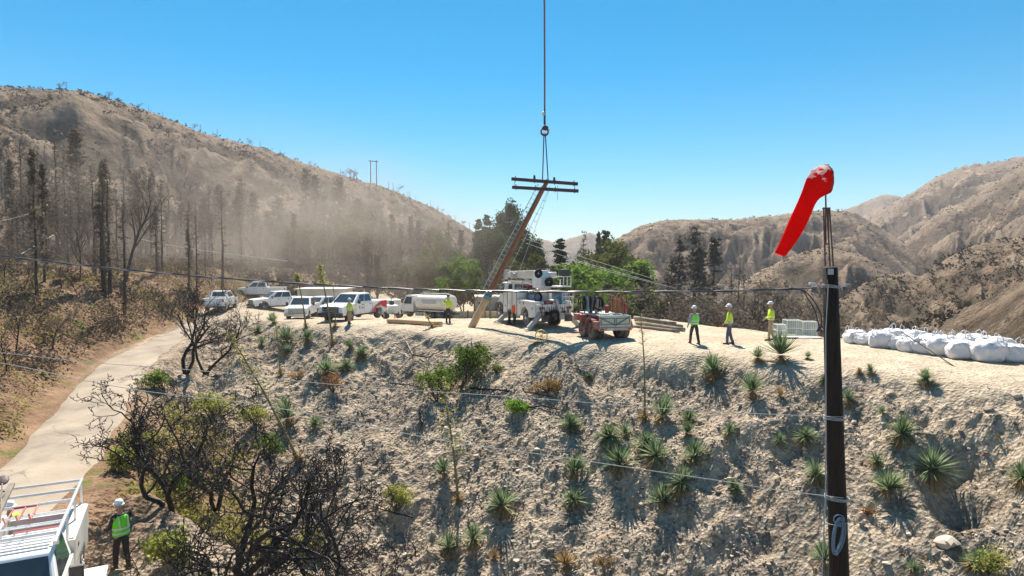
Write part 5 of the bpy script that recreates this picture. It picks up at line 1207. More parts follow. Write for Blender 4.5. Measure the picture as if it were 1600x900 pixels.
# ------------------------------------------------------------------ the pole on the helicopter line
def hung_pole():
    Y = 40.0; base = at(737, 511, Y); top = at(856, 281, Y); d = (top - base); L = d.length; o = empty('utility_pole', base); o.rotation_euler = d.to_track_quat('Z', 'Y').to_euler()
    # local frame: z along the pole; find the local direction of world right
    Mi = o.rotation_euler.to_matrix().inverted(); tag(o, 'brown utility pole with two crossarms and ladder, hanging aslant from the line', 'pole')
    MB().tube([(0, 0, -.1), (0, 0, 2.2)], .23, .215, 16).build('butt', WOODL, o, smooth=False); MB().tube([(0, 0, 2.2), (0, 0, L * .5), (0, 0, L)], .213, .13, 16).build('shaft', WOOD, o)
    r_ = (Mi @ Vector((1, 0, 0))); f_ = (Mi @ Vector((0, -1, 0)))
    loc = lambda px, py: Mi @ (at(px, py, Y - .2) - base)
    for a, b in (((799, 279.5), (903, 287.5)), ((800, 292.5), (904, 298.5))):
        q = MB().bar(loc(*a), loc(*b), .2, .2).build('crossarm', DKARM, o, bevel=.02)
        for t in (.06, .35, .65, .94):
            c = loc(a[0] + (b[0] - a[0]) * t, a[1] + (b[1] - a[1]) * t); MB().bar(c - (Mi @ Vector((0, 0, .16))), c + (Mi @ Vector((0, 0, .2))), .05).build('bolt', BLACK, q)
    for px, py in ((835, 276), (866, 279)): MB().cyl(loc(px, py + 6), loc(px, py - 2), .09, .06, 10).build('insulator', BLACK, o)
    for px in (804, 898):
        MB().bar(loc(px, 284), loc(px, 294), .04).build('arm_brace', STEEL, o)
    lx = r_.copy(); lx.z = 0; lx.normalize()
    for q, nm in ((-.38, 'a'), (-.60, 'b')):
        pass
    lad = MB()
    for off in (-.30, -.58): lad.tube([lx * off + Vector((0, -.12, 2.4)), lx * off + Vector((0, -.12, L * .5)), lx * (off * .9) + Vector((0, -.12, L - .5))], .022, n=6)
    lo = lad.build('ladder', STEEL, o)
    for k in range(24):
        z = 2.5 + k * (L - 3.1) / 24; MB().bar(lx * -.30 + Vector((0, -.12, z)), lx * -.58 + Vector((0, -.12, z + .03)), .025).build('rung', STEEL, lo)
    MB().tube([lx * .30 + Vector((0, -.1, 1.9)), lx * .33 + Vector((0, -.1, L * .5)), lx * .22 + Vector((0, -.1, L - .3))], .015, n=6).build('ground_wire', STEEL, o)
    MB().tube([lx * .15 + Vector((0, -.1, 2.4)), lx * .95 + Vector((0, -.1, L * .42)), lx * .28 + Vector((0, -.1, L - .6))], .013, n=6).build('loose_wire', STEEL, o)
    for k in range(15):
        z = 2.6 + k * (L - 3.4) / 15; s = lx * .2 if k % 2 else lx * .12; MB().bar(s + Vector((0, -.14, z)), s + lx * .22 + Vector((0, -.16, z + .02)), .03).build('step', STEEL, o)
    b = MB()
    for k in range(7): b.ring((0, 0, 2.0 + k * .07), (.1 * (k % 3 - 1), .1, 1), .25, .02, 16, 5)
    b.build('rope_wrap', TEALR, o)
    MB().tube([loc(871, 290), loc(871.5, 300), loc(871, 313)], .012, n=5).build('hanging_wire', BLACK, o)
    # rigging above
    g = empty('lifting_line', at(851, 203, Y)); tag(g, 'long helicopter line with hook and two slings going up out of view', 'lifting line'); l2 = lambda px, py: at(px, py, Y) - g.location
    LR = mat('red brown lifting rope', (.30, .12, .10), rough=.8, var=.3, scale=20)
    MB().tube([l2(851, 190), l2(851, 100), l2(850.5, -20), l2(850, -500)], .055, n=6).build('long_line', LR, g)
    MB().tube([l2(851, 165), l2(851, 195)], .05, .07, 8).build('swivel', BLACK, g); MB().ball(l2(849, 178), (.2, .2, .3), 2).build('shackle', CREAM, g)
    b = MB(); b.ring(l2(851, 206), (0, 1, 0), .22, .06, 18, 8); b.ball(l2(852, 200), (.42, .3, .34), 2); b.build('hook', mat('dark red hook', (.10, .02, .03), rough=.5), g)
    for px in (846, 857): MB().bar(l2(px - 1, 208), l2(px + 1, 202), .1).build('hook_wing', WHITE, g)
    MB().tube([l2(850, 208), l2(847.5, 286)], .035, n=6).build('sling', mat('black sling', (.05, .03, .04), rough=.7), g); MB().tube([l2(852, 208), l2(856.5, 283)], .035, n=6).build('sling', mat('black sling', (0, 0, 0)), g)
hung_pole()

# ------------------------------------------------------------------ windsock pole close by
def windsock_pole():
    Y = 11.0; top = at(1296.5, 418, Y); bot = at(1311.5, 900, Y); d = (bot - top); zb = gz(bot.x, Y) - .3; t_end = (zb - top.z) / d.z; base = top + d * t_end; o = empty('wooden_pole', base); tag(o, 'tall black wooden pole in the right foreground carrying the windsock', 'pole')
    T = top - base; n = 14; m = MB(); m.tube([T * (i / n) for i in range(n + 1)], .235, .122, 24); s = m.build('shaft', WOODD, o, smooth=False); s.data.polygons.foreach_set('use_smooth', [len(f.vertices) == 4 for f in s.data.polygons])
    P = lambda px, py, dy=0.0: at(px, py, Y + dy) - base
    MB().box(P(1298, 424.5, -.135), (.095, .012, .10)).build('id_tag', mat('scratched tin tag', (.40, .42, .46), rough=.5, metal=.3, var=.4, scale=60), o)
    # lattice mast on the pole top
    ms = empty('windsock_mast', base + P(1297, 418)); tag(ms, 'slim rusty steel rod mast standing on top of the black pole', 'mast'); q = lambda px, py, dy=0.0: at(px, py, Y + dy) - ms.location
    RST = mat('rusty brown steel', (.12, .075, .055), rough=.7, var=.3, scale=20)
    for (a, b, y1, y2, nm) in ((1289.5, 1287, 416, 325, .0), (1302, 1296, 416, 325, .0), (1297, 1292, 416, 325, .06)): MB().tube([q(a, y1, nm), q(b, y2, nm)], .0135, n=8).build('rod', RST, ms)
    MB().tube([q(1290.5, 381), q(1290, 325)], .012, n=8).build('rod', RST, ms); MB().tube([q(1295, 381), q(1294, 325)], .012, n=8).build('rod', RST, ms)
    MB().bar(q(1286, 325.5), q(1297, 325.5), .03).build('crosspiece', RST, ms); MB().bar(q(1289, 381.5), q(1296.5, 381.5), .022).build('crosspiece', RST, ms); MB().tube([q(1290.5, 326), q(1290, 298)], .014, n=8).build('spindle', RST, ms)
    # windsock
    ws = empty('windsock', at(1290, 280, Y)); tag(ws, 'limp red windsock with a torn sun-bleached top, hanging down left', 'windsock'); w0 = ws.location
    MB().ring((.0, 0, 0), (1, 0, .06), .245, .010, 28, 6).build('mouth_hoop', RST, ws)
    secs = [(1292.5, 280, 22.5, 1.0, 95), (1288, 281, 22.5, 1.0, 101), (1282, 283.5, 21.5, .95, 112), (1276, 288, 19.5, .85, 126), (1271, 295, 16.5, .7, 136), (1265, 305, 12.8, .62, 146), (1258.5, 320, 12.6, .6, 152), (1251, 338, 13.2, .66, 153), (1243.5, 354, 13.4, .72, 154), (1236, 369, 12.2, .75, 155), (1227.5, 384, 10.6, .75, 157), (1218.5, 398, 8.8, .7, 160)]
    n = 32; V = []; r = np.random.default_rng(4)
    for k, (px, py, hw, flat, deg) in enumerate(secs):
        c = at(px, py, Y) - w0; hw = hw * .011; a = R(deg); ax = Vector((math.cos(a), 0, math.sin(a)))   # half-width direction in the picture plane
        for i in range(n):
            th = i * 6.2832 / n; fold = 1 + (.04 if k < 2 else .09) * math.sin(4 * th + k * .35) + (.03 if k < 2 else .06) * math.sin(9 * th + k * .8) + rnd.uniform(-.025, .025); V.append(c + ax * math.cos(th) * hw * fold + Vector((0, 1, 0)) * math.sin(th) * hw * flat * fold)
    F = [(k * n + i, k * n + (i + 1) % n, (k + 1) * n + (i + 1) % n, (k + 1) * n + i) for k in range(len(secs) - 1) for i in range(n)]
    m = bpy.data.materials.new('red windsock cloth'); m.use_nodes = True; N, L = nodes_of(m); N.remove(N['Principled BSDF']); tc = N.new('ShaderNodeTexCoord'); nz = N.new('ShaderNodeTexNoise'); nz.inputs['Scale'].default_value = 9; nz.inputs['Detail'].default_value = 6; L.new(tc.outputs['Object'], nz.inputs[0])
    sx = N.new('ShaderNodeSeparateXYZ'); L.new(tc.outputs['Object'], sx.inputs[0]); f1 = N.new('ShaderNodeMath'); f1.operation = 'MULTIPLY_ADD'; f1.inputs[1].default_value = 1.4; f1.inputs[2].default_value = -.42; L.new(nz.outputs[0], f1.inputs[0])
    f2 = N.new('ShaderNodeMath'); f2.operation = 'ADD'; L.new(sx.outputs['Z'], f2.inputs[0]); L.new(f1.outputs[0], f2.inputs[1]); mr = N.new('ShaderNodeMapRange'); mr.inputs[1].default_value = .36; mr.inputs[2].default_value = .42; L.new(f2.outputs[0], mr.inputs[0])
    cm = N.new('ShaderNodeMix'); cm.data_type = 'RGBA'; cm.inputs[6].default_value = (.80, .012, .010, 1); cm.inputs[7].default_value = (.85, .72, .66, 1); L.new(mr.outputs[0], cm.inputs[0])
    df = N.new('ShaderNodeBsdfDiffuse'); tr = N.new('ShaderNodeBsdfTranslucent'); n4 = N.new('ShaderNodeTexNoise'); n4.inputs['Scale'].default_value = 7; n4.inputs['Detail'].default_value = 3; n4.inputs['Distortion'].default_value = 1.5; L.new(tc.outputs['Object'], n4.inputs[0]); bpn = N.new('ShaderNodeBump'); bpn.inputs['Strength'].default_value = 1; bpn.inputs['Distance'].default_value = .05; L.new(n4.outputs[0], bpn.inputs['Height']); L.new(bpn.outputs[0], df.inputs['Normal']); L.new(bpn.outputs[0], tr.inputs['Normal']); mx = N.new('ShaderNodeMixShader'); mx.inputs[0].default_value = .5; L.new(cm.outputs[2], df.inputs[0]); L.new(cm.outputs[2], tr.inputs[0]); L.new(df.outputs[0], mx.inputs[1]); L.new(tr.outputs[0], mx.inputs[2]); L.new(mx.outputs[0], N['Material Output'].inputs[0])
    me = bpy.data.meshes.new('sleeve'); me.from_pydata([tuple(v) for v in V], [], F); me.polygons.foreach_set('use_smooth', [True] * len(me.polygons)); sl = link('sleeve', me, m, ws); sb = sl.modifiers.new('s', 'SUBSURF'); sb.levels = 1; sb.render_levels = 1
    for i in range(10):
        a = i * .628; MB().ball((.003, math.cos(a) * .25, math.sin(a) * .25), (.03, .02, .02), 1).build('lacing', BLACK, ws)
    # insulators and the tie
    for a, b, c in (((1291, 446), (1268, 444), (1272, 451)), ((1301, 447), (1326, 444), (1321, 450))):
        u = empty('insulator', base + P(*a, -.05)); tag(u, 'grey clamp insulator holding the black cable, ' + ('left' if b[0] < 1290 else 'right') + ' side of the pole', 'insulator'); v = lambda px, py: at(px, py, Y - .05) - u.location
        MB().tube([v(*a), v(*b)], .012, n=6).build('bracket', STEEL, u); MB().lathe(v(*c), [(.025, .03), (.05, .025), (.05, .0), (.035, -.01), (.05, -.02), (.045, -.06), (.02, -.07)], 'z', 14).build('porcelain', mat('grey porcelain', (.16, .16, .18), rough=.35), u)
        if b[0] < 1290: MB().box(v(1269, 444), (.11, .06, .05)).build('clamp', STEEL, u, bevel=.01)
    for py, rr, lb in ((449, .140, 'pale rope knotted round the top of the pole'), (652, .176, 'pale rope tied round the middle of the pole'), (777, .20, 'pale rope tied low round the pole'), (811, .205, 'lowest pale rope slung aslant round the pole')):
        c = top.lerp(bot, (py - 418) / 482) - top; b = MB(); tl = .10 if py in (449,) else -.25 if py == 811 else .03
        for k in range(3 if py != 811 else 1): b.ring((0, 0, .018 * k), (tl + .04 * k, .05, 1), rr - .004, .006, 32, 6)
        q = b.build('rope_tie', ROPEW); q.location = top + c; tag(q, lb, 'rope', 'ropes tied round the pole')
    q = MB().tube([at(1294, 445, Y - .17), at(1290, 520, Y - .17), at(1290.5, 650, Y - .2), at(1290, 770, Y - .22), at(1284, 905, Y - .25), at(1280, 1050, Y - .28)], .010, n=6).build('hanging_rope', ROPEW); tag(q, 'pale rope running straight down the left side of the pole', 'rope')
    cc = at(1308, 822, Y - .28); cb = MB(); r = np.random.default_rng(3)
    for k in range(7):
        w_, h_, ox = r.uniform(.05, .10), r.uniform(.27, .36), r.uniform(-.03, .03)
        cb.tube([(ox + w_ * math.sin(t) - .04 * math.cos(t), -.012 * k + .01 * math.sin(2 * t), -.16 - h_ * math.cos(t)) for t in np.linspace(0, 6.283, 26)[:-1]], .009, n=6, close=True)
    cb.ring((.02, -.02, .12), (.2, 1, .1), .085, .010, 20, 6); cb.ring((.03, -.04, .10), (-.1, 1, .3), .07, .010, 20, 6)
    for k in range(4): cb.ring((0, -.04, .02 + k * .02), (.1, .2, 1), .045, .010, 14, 5)
    q = cb.build('rope_coil', BLUER, None); q.location = cc; tag(q, 'blue grey coiled rope hanging near the bottom of the pole', 'rope coil')
windsock_pole()

# ------------------------------------------------------------------ wires
def wire(name, pts, r, m, label, cat='cable', n=6, sub=10, twist=0, grp=None):
    P = [Vector(p) for p in pts]; Q = []
    for i in range(len(P) - 1):
        a = P[max(i - 1, 0)]; b, c = P[i], P[i + 1]; d = P[min(i + 2, len(P) - 1)]
        for k in range(sub): t = k / sub; Q.append(.5 * ((2 * b) + (c - a) * t + (2 * a - 5 * b + 4 * c - d) * t * t + (3 * b - a - 3 * c + d) * t ** 3))
    Q.append(P[-1]); o0 = Q[0].copy()
    if not twist:
        o = MB().tube([q - o0 for q in Q], r, n=n).build(name, m, smooth=True)
        o.location = o0
    else:
        o = empty(name, o0)
        for s, mm in ((0, m), (math.pi, twist)):
            D = []; acc = 0
            for i, q in enumerate(Q):
                if i: acc += (Q[i] - Q[i - 1]).length
                a = acc * 6.0 + s; D.append(q - o0 + Vector((0, math.cos(a), math.sin(a))) * r * .75)
            MB().tube(D, r, n=n).build('strand', mm, o, smooth=True)
    return tag(o, label, cat, grp)
SHINY = mat('shiny black cable', (.03, .03, .035), rough=.22, var=.2, spec=.9)
HILITE = mat('pale highlight strand', (.20, .19, .21), rough=.4, metal=.4, var=.3, scale=30)  # paler colour puts the white highlights into one strand of the black cable
cy = lambda px: 11 + (1290 - px) / 1290 * 3.0
wire('black_cable', [at(x, y, cy(x)) for x, y in ((-200, 381), (0, 400), (150, 417), (300, 431), (450, 442), (600, 450), (720, 454), (850, 456), (1000, 456), (1120, 455), (1200, 453), (1245, 451), (1268, 450))], .0125, SHINY, 'thick twisted black cable crossing the whole view to the pole', n=8, sub=26, twist=HILITE)
for i, dx in enumerate((0, -7)): wire('drop_cable', [at(x + dx * (1 if 460 < y < 505 else .3), y, 11 - .1 * i) for x, y in ((1235, 450), (1255, 454), (1270, 468), (1280, 485), (1284, 500), (1282, 510), (1278, 518))], .012, SHINY, ['outer', 'inner'][i] + ' black cable end curving down beside the pole', n=8, grp='cable ends hanging by the pole')
wire('rope_line', [at(x, y, 10.85 + (1315 - x) / 1315 * 2.5) for x, y in ((-150, 538), (0, 551), (140, 566), (320, 580), (480, 597), (620, 608), (830, 622), (1000, 636), (1150, 645), (1300, 651), (1315, 651))], .0065, ROPEW, 'upper pale rope strung across the slope to the pole')
wire('rope_line', [at(x, y, 10.8 + (1315 - x) / 1315 * 2.5) for x, y in ((-150, 548), (0, 567), (140, 596), (240, 613), (400, 632), (560, 662), (700, 690), (860, 712), (1000, 733), (1130, 752), (1210, 765), (1300, 776), (1318, 778))], .0075, ROPEW, 'lower pale rope strung across the slope to the pole')
pe = cast(1546, 611); wire('guy_wire', [at(1408, 518, 29.5), at(1475, 562, (29.5 + pe.y) / 2), pe], .022, HOSE, 'dark guy wire running down over the sacks into the slope')
for i, (a, b, c) in enumerate((((818, 372), (905, 400), (1022, 436)), ((822, 380), (905, 408), (1022, 441)), ((880, 402), (950, 424), (1055, 450)), ((1080, 462), (1115, 482), (1150, 500)), ((1095, 458), (1125, 474), (1160, 492)))):
    wire('power_line', [at(a[0], a[1], 75), at(b[0], b[1], 68), at(c[0], c[1], 60)], .02, ROPEW, ['highest', 'second highest', 'third', 'lowest', 'second lowest'][i] + ' thin power line slanting down right behind the trucks', grp='power lines behind the trucks')
wire('power_line', [at(212, 372, 70), at(300, 389, 70), at(450, 408, 72)], .04, ROPEW, 'pale power line sagging before the left hill'); wire('power_line', [at(0, 346, 60), at(50, 332, 60), at(90, 311, 80)], .035, ROPEW, 'upper short power line at the far left'); wire('power_line', [at(33, 397, 60), at(60, 381, 66), at(89, 364, 80)], .035, ROPEW, 'lower short power line at the far left')
def hframe():
    u = (585 - 800) / 1000; ys = np.linspace(300, 420, 200); zz = H(u * ys, ys); j = int(np.argmax((zz - CAMZ) / ys)); Y = float(ys[j]); o = empty('power_pole_frame', (u * Y, Y, float(zz[j]))); tag(o, 'twin wooden power poles joined at the top on the hill skyline', 'power poles')
    zt = at(585, 250, Y).z - float(zz[j])
    for px in (580.5, 589.5): x = (px - 585) / 1000 * Y; MB().cyl((x, 0, -1.5), (x, 0, zt), .34, .24, 8).build('pole', WOODG, o)
    MB().bar((-2.8, 0, zt - .5), (2.6, 0, zt - .9), .45).build('crossarm', WOODG, o)
hframe()

# ------------------------------------------------------------------ service truck in the lower left corner
def service_truck():
    d = Vector((.46, -.88, 0)).normalized(); rz = math.atan2(d.y, d.x); Yc, Xc = 13.45, -10.6; zb = -3.84
    o = empty('service_truck', (Xc, Yc, zb), rz); tag(o, 'white service truck with ladder rack parked on the shoulder in the corner', 'truck')
    # front is +x, length about 5.8
    b = MB(); pts = [(-2.85, .6)] + arch(-1.7, .52, .5) + arch(2.05, .52, .5) + [(2.95, .5), (3.0, .8), (2.95, 1.15), (2.75, 1.22), (1.6, 1.32), (-.35, 1.32), (-.35, .95), (-2.85, .95)]; b.prism(pts, -.98, .98); b.build('body', WHITE, o, bevel=.04)
    lo = [(-.3, -.95, 1.32), (1.65, -.95, 1.32), (1.65, .95, 1.32), (-.3, .95, 1.32)]; hi = [(-.2, -.78, 2.0), (1.12, -.80, 1.99), (1.12, .80, 1.99), (-.2, .78, 2.0)]
    MB().hexa(lo, hi).build('cab', WHITE2, o, bevel=.05)
    rb = MB()
    for k in range(7): rb.box((-.1 + k * .17 + .05, 0, 2.012), (.05, 1.44, .03))
    rb.build('roof_ribs', WHITE2, o, bevel=.008)
    for q, a, c in (([lo[2], lo[3], hi[3], hi[2]], .15, .85), ([lo[0], lo[1], hi[1], hi[0]], .15, .85), ([lo[1], lo[2], hi[2], hi[1]], .05, .95), ([lo[3], lo[0], hi[0], hi[3]], .1, .9)):
        g = MB(); g.pane(q, a, c, .12, .88); g.build('window', GLASS, o)
    for s in (-1, 1):
        # side lockers of the service bed
        b = MB(); b.box((-1.6, s * .82, 1.28), (2.45, .36, .62)); k_ = b.build('side_locker', WHITE, o, bevel=.02); MB().box((-1.6, s * .82, 1.605), (2.3, .30, .03)).build('locker_lid', CREAM if s > 0 else WHITE2, k_, bevel=.005)
        MB().box((-.9, s * 1.005, 1.3), (.10, .02, .08)).build('handle', BLACK, k_); wheel(o, -1.7, s * .84, .43, .27, STEEL, side=s); wheel(o, 2.05, s * .84, .43, .27, STEEL, side=s)
        m = MB(); m.box((1.3, s * 1.22, 1.5), (.12, .26, .32)); m.bar((1.25, s * .95, 1.42), (1.3, s * 1.12, 1.44), .05); m.build('side_mirror', BLACK, o, bevel=.03); MB().box((2.95, s * .78, 1.0), (.12, .3, .25)).build('headlight', LAMP, o, bevel=.03)
        MB().tube([(1.25, s * .86, 2.18), (.6, s * .86, 2.22), (-2.9, s * .86, 2.22)], .04, n=8).build('rack_rail', ALU, o)
        MB().tube([(1.0, s * .82, 2.12), (-2.7, s * .82, 2.12)], .022, n=8).build('rack_rail', ALU, o)
        for x in (.9, -.4, -1.6, -2.8): MB().bar((x, s * .86, 1.35 if x < .5 else 2.02), (x, s * .86, 2.2), .05).build('rack_post', ALU, o)
    for x in (.75, .1, -.55, -1.3, -2.1, -2.85): MB().bar((x, -.86, 2.22), (x, .86, 2.22), .05, .06).build('rack_crossbar', ALU, o, bevel=.01)
    MB().box((3.0, 0, .6), (.2, 1.96, .25)).build('front_bumper', CHROME, o, bevel=.04); MB().box((-2.9, 0, .62), (.15, 1.8, .2)).build('rear_bumper', CHROME, o, bevel=.03); MB().box((2.98, 0, .95), (.06, 1.2, .36)).build('grille', BLACK, o, bevel=.02)
    MB().box((-1.6, 0, 1.0), (2.4, 1.26, .06)).build('bed_floor', GREYP, o); MB().box((-2.83, 0, 1.2), (.06, 1.26, .46)).build('tailgate', WHITE, o)
    r = np.random.default_rng(9)
    for k in range(8): MB().bar((r.uniform(-2.4, -.5), r.uniform(-.5, .5), 1.08), (r.uniform(-2.4, -.5), r.uniform(-.5, .5), 1.3), .06).build('tool', [ORNG, WOODG, REDP, BLACK][k % 4], o)
    MB().box((-2.2, 0, 1.16), (.4, 1.0, .26)).build('bed_box', mat('dark red box', (.20, .03, .03), rough=.6), o, bevel=.02); MB().box((-1.4, .1, 1.18), (.5, .8, .3)).build('bed_box', GREYP, o, bevel=.02)
    c = empty('cart_frame', o.matrix_basis @ Vector((-.3, .05, 2.28)), rz); tag(c, 'small red tubular frame lying on the ladder rack', 'frame')
    for y in (-.22, 0, .22): MB().tube([(-.5, y, .08), (.35, y, .05), (.5, y, .22)], .018, n=6).build('bar', REDP, c)
    MB().bar((-.5, -.24, .08), (-.5, .24, .08), .04).build('crosspiece', REDP, c)
    c = empty('shovel', o.matrix_basis @ Vector((-1.9, -.62, 2.24)), rz + .1); tag(c, 'shovel with dark round blade leaning over the ladder rack', 'shovel'); MB().tube([(1.7, .15, .03), (-.4, 0, .30)], .018, n=6).build('handle', WOODG, c); MB().ball((-.55, 0, .34), (.34, .26, .08), 2, Matrix.Rotation(.5, 3, 'Y')).build('blade', mat('dark blade', (.07, .04, .04), rough=.6), c)
    for i in range(2):
        c = MB().bar((1.2, 0, 0), (-1.2, 0, .05), .09, .06).build('plank', WOODG); c.location = o.matrix_basis @ Vector((-1.7, -.5 - .14 * i, 2.28)); c.rotation_euler = (0, 0, rz + .06 - .1 * i); tag(c, ['longer grey plank', 'greyer outer plank'][i] + ' tied along the left side of the ladder rack', 'plank')
    t = MB(); t.box((0, 0, .45), (1.3, .62, .5)); 
    b = empty('job_box', (Xc + 1.15, Yc + .55, zb), rz); tag(b, 'white boxes stacked beside the service truck near the worker', 'box'); t.build('body', WHITE2, b, bevel=.04); MB().box((0, 0, .74), (1.34, .66, .07)).build('lid', CREAM, b, bevel=.02)
    MB().box((.1, -.75, .35), (.7, .5, .7)).build('lower_box', WHITE2, b, bevel=.04); MB().box((0, 0, .1), (1.2, .5, .2)).build('base', BLACK, b)
service_truck()

# ------------------------------------------------------------------ people
SKIN = mat('skin', (.42, .25, .18), rough=.6, var=.08)
EYE = mat('eye dark', (.02, .015, .012), rough=.3)
HAIRM = mat('dark hair', (.03, .02, .015), rough=.8)
HV_G = mat('green hi vis', (.20, .85, .03), rough=.75, var=.08, scale=6, bump=.4, bscale=14)
HV_Y = mat('yellow hi vis', (.62, .80, .04), rough=.75, var=.08, scale=6, bump=.4, bscale=14)
HV_O = mat('orange hi vis', (.90, .10, .02), rough=.75, var=.08, bump=.3, bscale=14)
REFL = mat('reflective tape', (.75, .76, .70), rough=.4, var=.05)
GSH = mat('grey shirt', (.36, .34, .38), rough=.85, var=.1, bump=.3, bscale=12); WSH = mat('white shirt', (.78, .76, .78), rough=.85, var=.06, bump=.3, bscale=12)
DKT = mat('dark trousers', (.045, .038, .038), rough=.9, var=.2, bump=.4, bscale=10); JEAN = mat('blue jeans', (.10, .11, .17), rough=.9, var=.2, bump=.4, bscale=10); KHAK = mat('khaki trousers', (.46, .33, .19), rough=.9, var=.15, bump=.4, bscale=10)
BOOT = mat('work boots', (.09, .06, .04), rough=.8); HATW = mat('white hard hat', (.82, .82, .80), rough=.35, var=.03); HATB = mat('dark blue hard hat', (.03, .04, .12), rough=.35)
PEOPLE = []
def skin_obj(name, V, E, Rr, root=0, sub=2):
    me = bpy.data.meshes.new(name); me.from_pydata([tuple(v) for v in V], E, []); o = bpy.data.objects.new(name, me); COL.objects.link(o)
    s = o.modifiers.new('skin', 'SKIN'); s.use_smooth_shade = True; me.skin_vertices  # layer exists once the modifier does
    if not me.skin_vertices: 
        bm = bmesh.new(); bm.from_mesh(me); bm.verts.layers.skin.verify(); bm.to_mesh(me); bm.free()
    sv = me.skin_vertices[0].data
    for i, r in enumerate(Rr): sv[i].radius = r if isinstance(r, tuple) else (r, r); sv[i].use_root = (i == root); sv[i].use_loose = False
    b = o.modifiers.new('sub', 'SUBSURF'); b.levels = sub; b.render_levels = sub
    return o

def person(loc, face, label, top, legs, hat=HATW, vest=None, lean=0.0, stride=.16, armL=(.1, .0), armR=(.1, .0), elbL=.25, elbR=.25, hd=0.0, scale=1.0, grp=None, tape=True):
    """arm = (sideways, forward) swing in radians; elb = elbow bend. Local frame: +x is where the body faces, +y its left."""
    o = empty('person', loc, face, scale); tag(o, label, 'person', grp or 'workers on the site'); J = {}
    hip = Vector((0, 0, .93)); sp = Vector((math.sin(lean), 0, math.cos(lean))); fw = Vector((math.cos(lean), 0, -math.sin(lean)))
    J['pel'] = hip; J['waist'] = hip + sp * .16; J['chest'] = hip + sp * .38; J['neck0'] = hip + sp * .53; J['neck'] = hip + sp * .60; J['head'] = hip + sp * .68 + fw * .02
    for s, nm in ((1, 'L'), (-1, 'R')):
        ar, eb = (armL, elbL) if s > 0 else (armR, elbR); sh = hip + sp * .49 + Vector((0, s * .185, 0))
        dn = -sp; a = (dn * math.cos(ar[0]) + Vector((0, s, 0)) * math.sin(ar[0])); a = a * math.cos(ar[1]) + fw * math.sin(ar[1]); el = sh + a * .29; u = a * math.cos(eb) + (fw * math.cos(ar[1]) + sp * math.sin(ar[1])) * math.sin(eb); u.normalize(); wr = el + u * .25; ha = wr + u * .09
        J['sh' + nm], J['el' + nm], J['wr' + nm], J['ha' + nm] = sh, el, wr, ha; st = stride * (1 if s > 0 else -1)
        J['hp' + nm] = hip + Vector((0, s * .095, -.04)); J['kn' + nm] = Vector((st * .6 + .03, s * .115, .50)); J['an' + nm] = Vector((st * 1.1 - (.04 if st < 0 else 0), s * .125, .09)); J['to' + nm] = J['an' + nm] + Vector((.15, s * .02, -.05))
    names = ['pel', 'waist', 'chest', 'neck0', 'neck', 'head'] + [k + n for n in 'LR' for k in ('sh', 'el', 'wr', 'ha', 'hp', 'kn', 'an', 'to')]
    ix = {n: i for i, n in enumerate(names)}; E = [(0, 1), (1, 2), (2, 3), (3, 4), (4, 5)]
    for n in 'LR': E += [(ix['neck0'] if False else ix['chest'], ix['sh' + n]), (ix['sh' + n], ix['el' + n]), (ix['el' + n], ix['wr' + n]), (ix['wr' + n], ix['ha' + n]), (0, ix['hp' + n]), (ix['hp' + n], ix['kn' + n]), (ix['kn' + n], ix['an' + n]), (ix['an' + n], ix['to' + n])]
    rad = dict(pel=(.14, .11), waist=(.135, .10), chest=(.15, .11), neck0=(.08, .07), neck=.052, head=.06, sh=.062, el=.042, wr=.027, ha=.034, hp=.085, kn=.058, an=.043, to=.038)
    Rr = [rad[n] if n in rad else rad[n[:-1]] for n in names]; body = skin_obj('body', [J[n] for n in names], E, Rr)
    # shirt and trousers follow the same joints, a little wider
    tn = ['waist', 'chest', 'neck0'] + [k + n for n in 'LR' for k in ('sh', 'el', 'wr')]; ti = {n: i for i, n in enumerate(tn)}; V = [J[n] for n in tn]; V[0] = hip + sp * .02; V.append(hip + sp * .17); 
    E = [(0, len(tn)), (len(tn), 1), (1, 2)] + [e for n in 'LR' for e in ((1, ti['sh' + n]), (ti['sh' + n], ti['el' + n]), (ti['el' + n], ti['wr' + n]))]
    R2 = [(.175, .135), (.18, .135), (.085, .08)] + [.078, .060, .046] * 2 + [(.172, .13)]; shirt = skin_obj('shirt', V, E, R2)
    V = [hip + sp * .05, hip] + [J[k + n] - Vector((0, 0, .02 if k == 'an' else 0)) for n in 'LR' for k in ('hp', 'kn', 'an')]; E = [(0, 1), (1, 2), (2, 3), (3, 4), (1, 5), (5, 6), (6, 7)]; tr = skin_obj('trousers', V, E, [(.155, .125), (.155, .13), .104, .078, .066, .104, .078, .066])
    PEOPLE.append(dict(o=o, J=J, body=body, shirt=shirt, tr=tr, top=top, legs=legs, hat=hat, vest=vest, sp=sp, fw=fw, hd=hd, tape=tape)); return o

